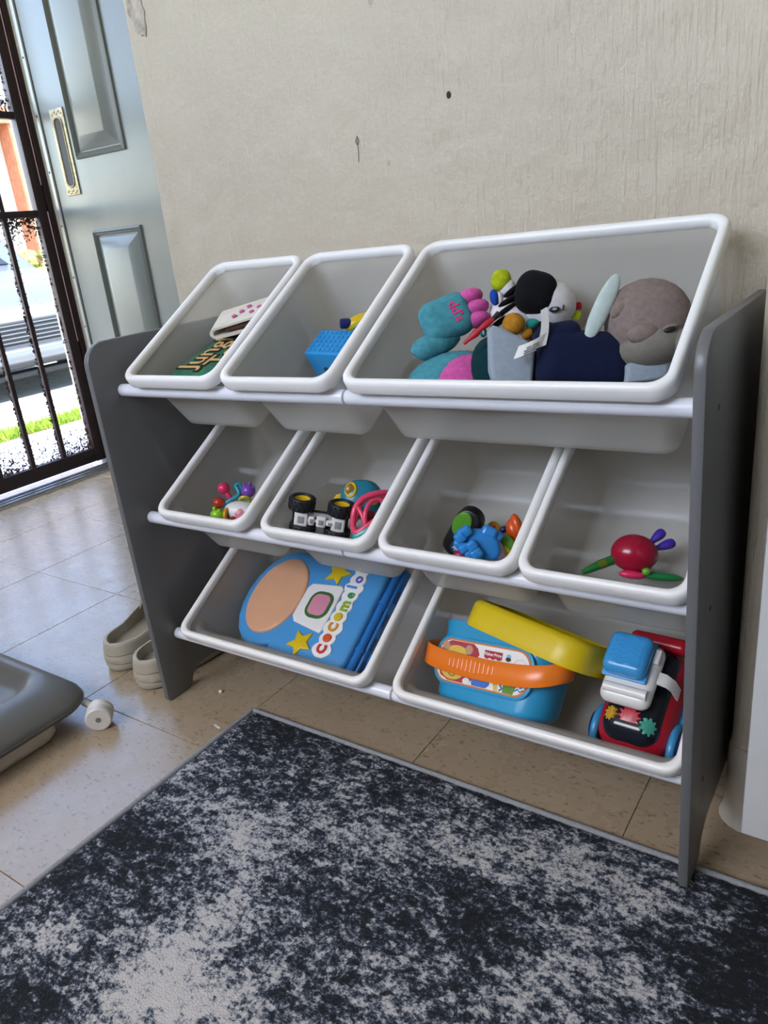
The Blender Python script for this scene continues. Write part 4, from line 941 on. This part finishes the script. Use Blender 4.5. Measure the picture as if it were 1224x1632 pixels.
# handle: a flat band hung across the front, pivoted at both sides
hp = spline([(-.0925, .016, -.052), (-.0965, .013, -.025), (-.096, .008, .002), (-.085, .003, .014), (-.055, -.002, .0165), (0, -.004, .017), (.055, -.003, .0165), (.095, .002, .012), (.117, .012, -.006), (.118, .019, -.030), (.1035, .022, -.046)], 5)
g = Geo(); rings = []
for i, p_ in enumerate(hp):
    a = Vector(hp[max(0, i-1)]); b = Vector(hp[min(len(hp)-1, i+1)]); t_ = (b-a).normalized(); n_ = Vector((0, 1, 0)).cross(t_).normalized(); y_ = Vector((0, 1, 0))
    hw = .0125+.0018*math.sin(PI*i/(len(hp)-1)); c_ = Vector(p_)
    rings.append([tuple(c_+y_*hw*sx+n_*.0014*sz) for sx, sz in ((-1, -.6), (-.95, -1), (.95, -1), (1, -.6), (1, .6), (.95, 1), (-.95, 1), (-1, .6))])
g.loft(rings); hd_ = part('handle', g, ORA, bk_, angle=50)
for k in range(11): part('grip_rib', Geo().rbox((-.042+.0072*k, -.003, .0182), (.0017, .0095-.0006*abs(k-5), .0012), .0011, n=2), ORA, hd_)
for x in (-.0925, .1015): part('pivot', Geo().tube([(x-.003, .018, -.052), (x+.003, .018, -.052)], .008, 14), ORA, hd_)
LIDY = plastic('lid_yellow', 'd8bd16', .4)
g = Geo()
def lring(y, gx, r): return [(x, y, z) for x, z in reversed(rrect(-.097+gx, .097-gx, -.108+gx, .008-gx, r, 7))]
lo = [lring(0, 0, .038), lring(.004, -.001, .038), lring(.031, .0005, .037), lring(.036, .003, .035), lring(.0385, .008, .03), lring(.0365, .0075, .03), lring(.031, .003, .035), lring(.001, .0025, .036)]
g.loft(lo); part('lid', g, LIDY, bk_, T(.044, .0355, .001) @ RZ(-11.7), angle=50)

# ------------------------------------------------------------------ bottom row: red toy car
RC = plastic('car_red', 'b5172c', .25); CBL = plastic('car_sky_blue', '3a8fbf', .3); CBT = plastic('car_top_blue', '3f9ad6', .25)
tc_ = thing('toy_car', 'red toy car with a white deck, blue wavy roof and coloured gears', 'toy car', BINF(2, .757, .118, .1285) @ RZ(-2))
# local: x across, y length (front at -y), z up
g = Geo(); rings = []
for d, z, r in ((.010, .012, .03), (.002, .016, .034), (0, .028, .036), (.001, .044, .036), (.006, .056, .036), (.012, .062, .034), (.017, .060, .032)):
    rings.append([(x, y, z) for x, y in rrect(-.046+d, .046-d, -.080+d, .076-d*.6, r, 8)])
g.loft(rings); part('body', g, RC, tc_, angle=60)
part('canopy', Geo().rbox((0, -.003, .058), (.035, .068, .022), .022, n=6), plain('smoked_canopy', '1c2028', .12, .05, 10.), tc_, angle=80)
part('rear_spoiler', Geo().rbox((.004, .066, .072), (.036, .010, .010), .008, n=4), RC, tc_, angle=80)
def gear(x, y, z, r, n_, mat, m=Matrix()):
    poly = []
    for i in range(n_*4):
        a = 2*PI*i/(n_*4); rr_ = r if i % 4 in (0, 1) else r*.74; poly.append((rr_*math.cos(a), rr_*math.sin(a)))
    part('gear', Geo().prism(poly, -.003, .003, .001, T(x, y, z) @ m), mat, tc_)
gear(.0, -.045, .0785, .0145, 12, RED, RX(16)); gear(-.023, -.046, .076, .0095, 9, plastic('gear_gold', 'c99d2a'), RX(14) @ RY(-40)); gear(.023, -.050, .075, .011, 9, plastic('gear_mint', '4fae98'), RX(14) @ RY(45))
part('deck', Geo().rbox((-.007, .002, .098), (.031, .043, .012), .012, n=5), WHT, tc_, angle=80)
part('roller', Geo().tube([(-.032, -.027, .1105), (.020, -.027, .1105)], .0062, 12), WHT, tc_)
part('deck_tab', Geo().rbox((.016, .026, .111), (.006, .010, .003), .002), WHT, tc_)
for sx in (-1, 1):
    part('bracket', Geo().loft([[(sx*x-.002, y, z) for y in (-.004,)] + [(sx*x-.002, .012, z)] + [(sx*(x+.002)-.002, .012, z-.003)] + [(sx*(x+.002)-.002, -.004, z-.003)] for x, z in ((.022, .102), (.034, .099), (.041, .090), (.045, .070))]), WHT, tc_, angle=60)
rf = part('roof', Geo().rbox((-.012, .014, .1225), (.0265, .0275, .0125), .011, n=5), CBT, tc_, angle=80)
part('roof_lip', Geo().rbox((-.012, .014, .1125), (.0275, .0285, .0022), .002, n=2), CBT, tc_)
for k in range(6):
    part('wave', Geo().tube([(-.030+.036*i/16, -.003+.0068*k+.0016*math.sin(2*PI*i/8), .1348) for i in range(17)], .0017, 6), CBT, rf)
for sx in (-1, 1):
    for y in (-.046, .044):
        part('fender', Geo().tube([(sx*.0475, y+.027*math.cos(PI*i/14), .018+.027*math.sin(PI*i/14)) for i in range(15)], .0052, 10), CBL, tc_)
        wl = part('wheel', Geo().lathe([(.001, -.007), (.019, -.007), (.0215, -.004), (.0215, .004), (.019, .007), (.001, .007)], 24, T(sx*.049, y, .0225) @ RY(90)), NAVYP, tc_)
        poly = []
        for i in range(40):
            a = 2*PI*i/40; rr_ = .0135 if i % 4 in (0, 1) else .0105; poly.append((rr_*math.cos(a), rr_*math.sin(a)))
        part('hub_gear', Geo().prism(poly, .006, .0088, .001, T(sx*.049, y, .0225) @ RY(90*sx)), plastic('hub_orange', 'c4741f'), wl)
    part('side_sill', Geo().rbox((sx*.0475, -.001, .026), (.004, .020, .006), .003), CBL, tc_)
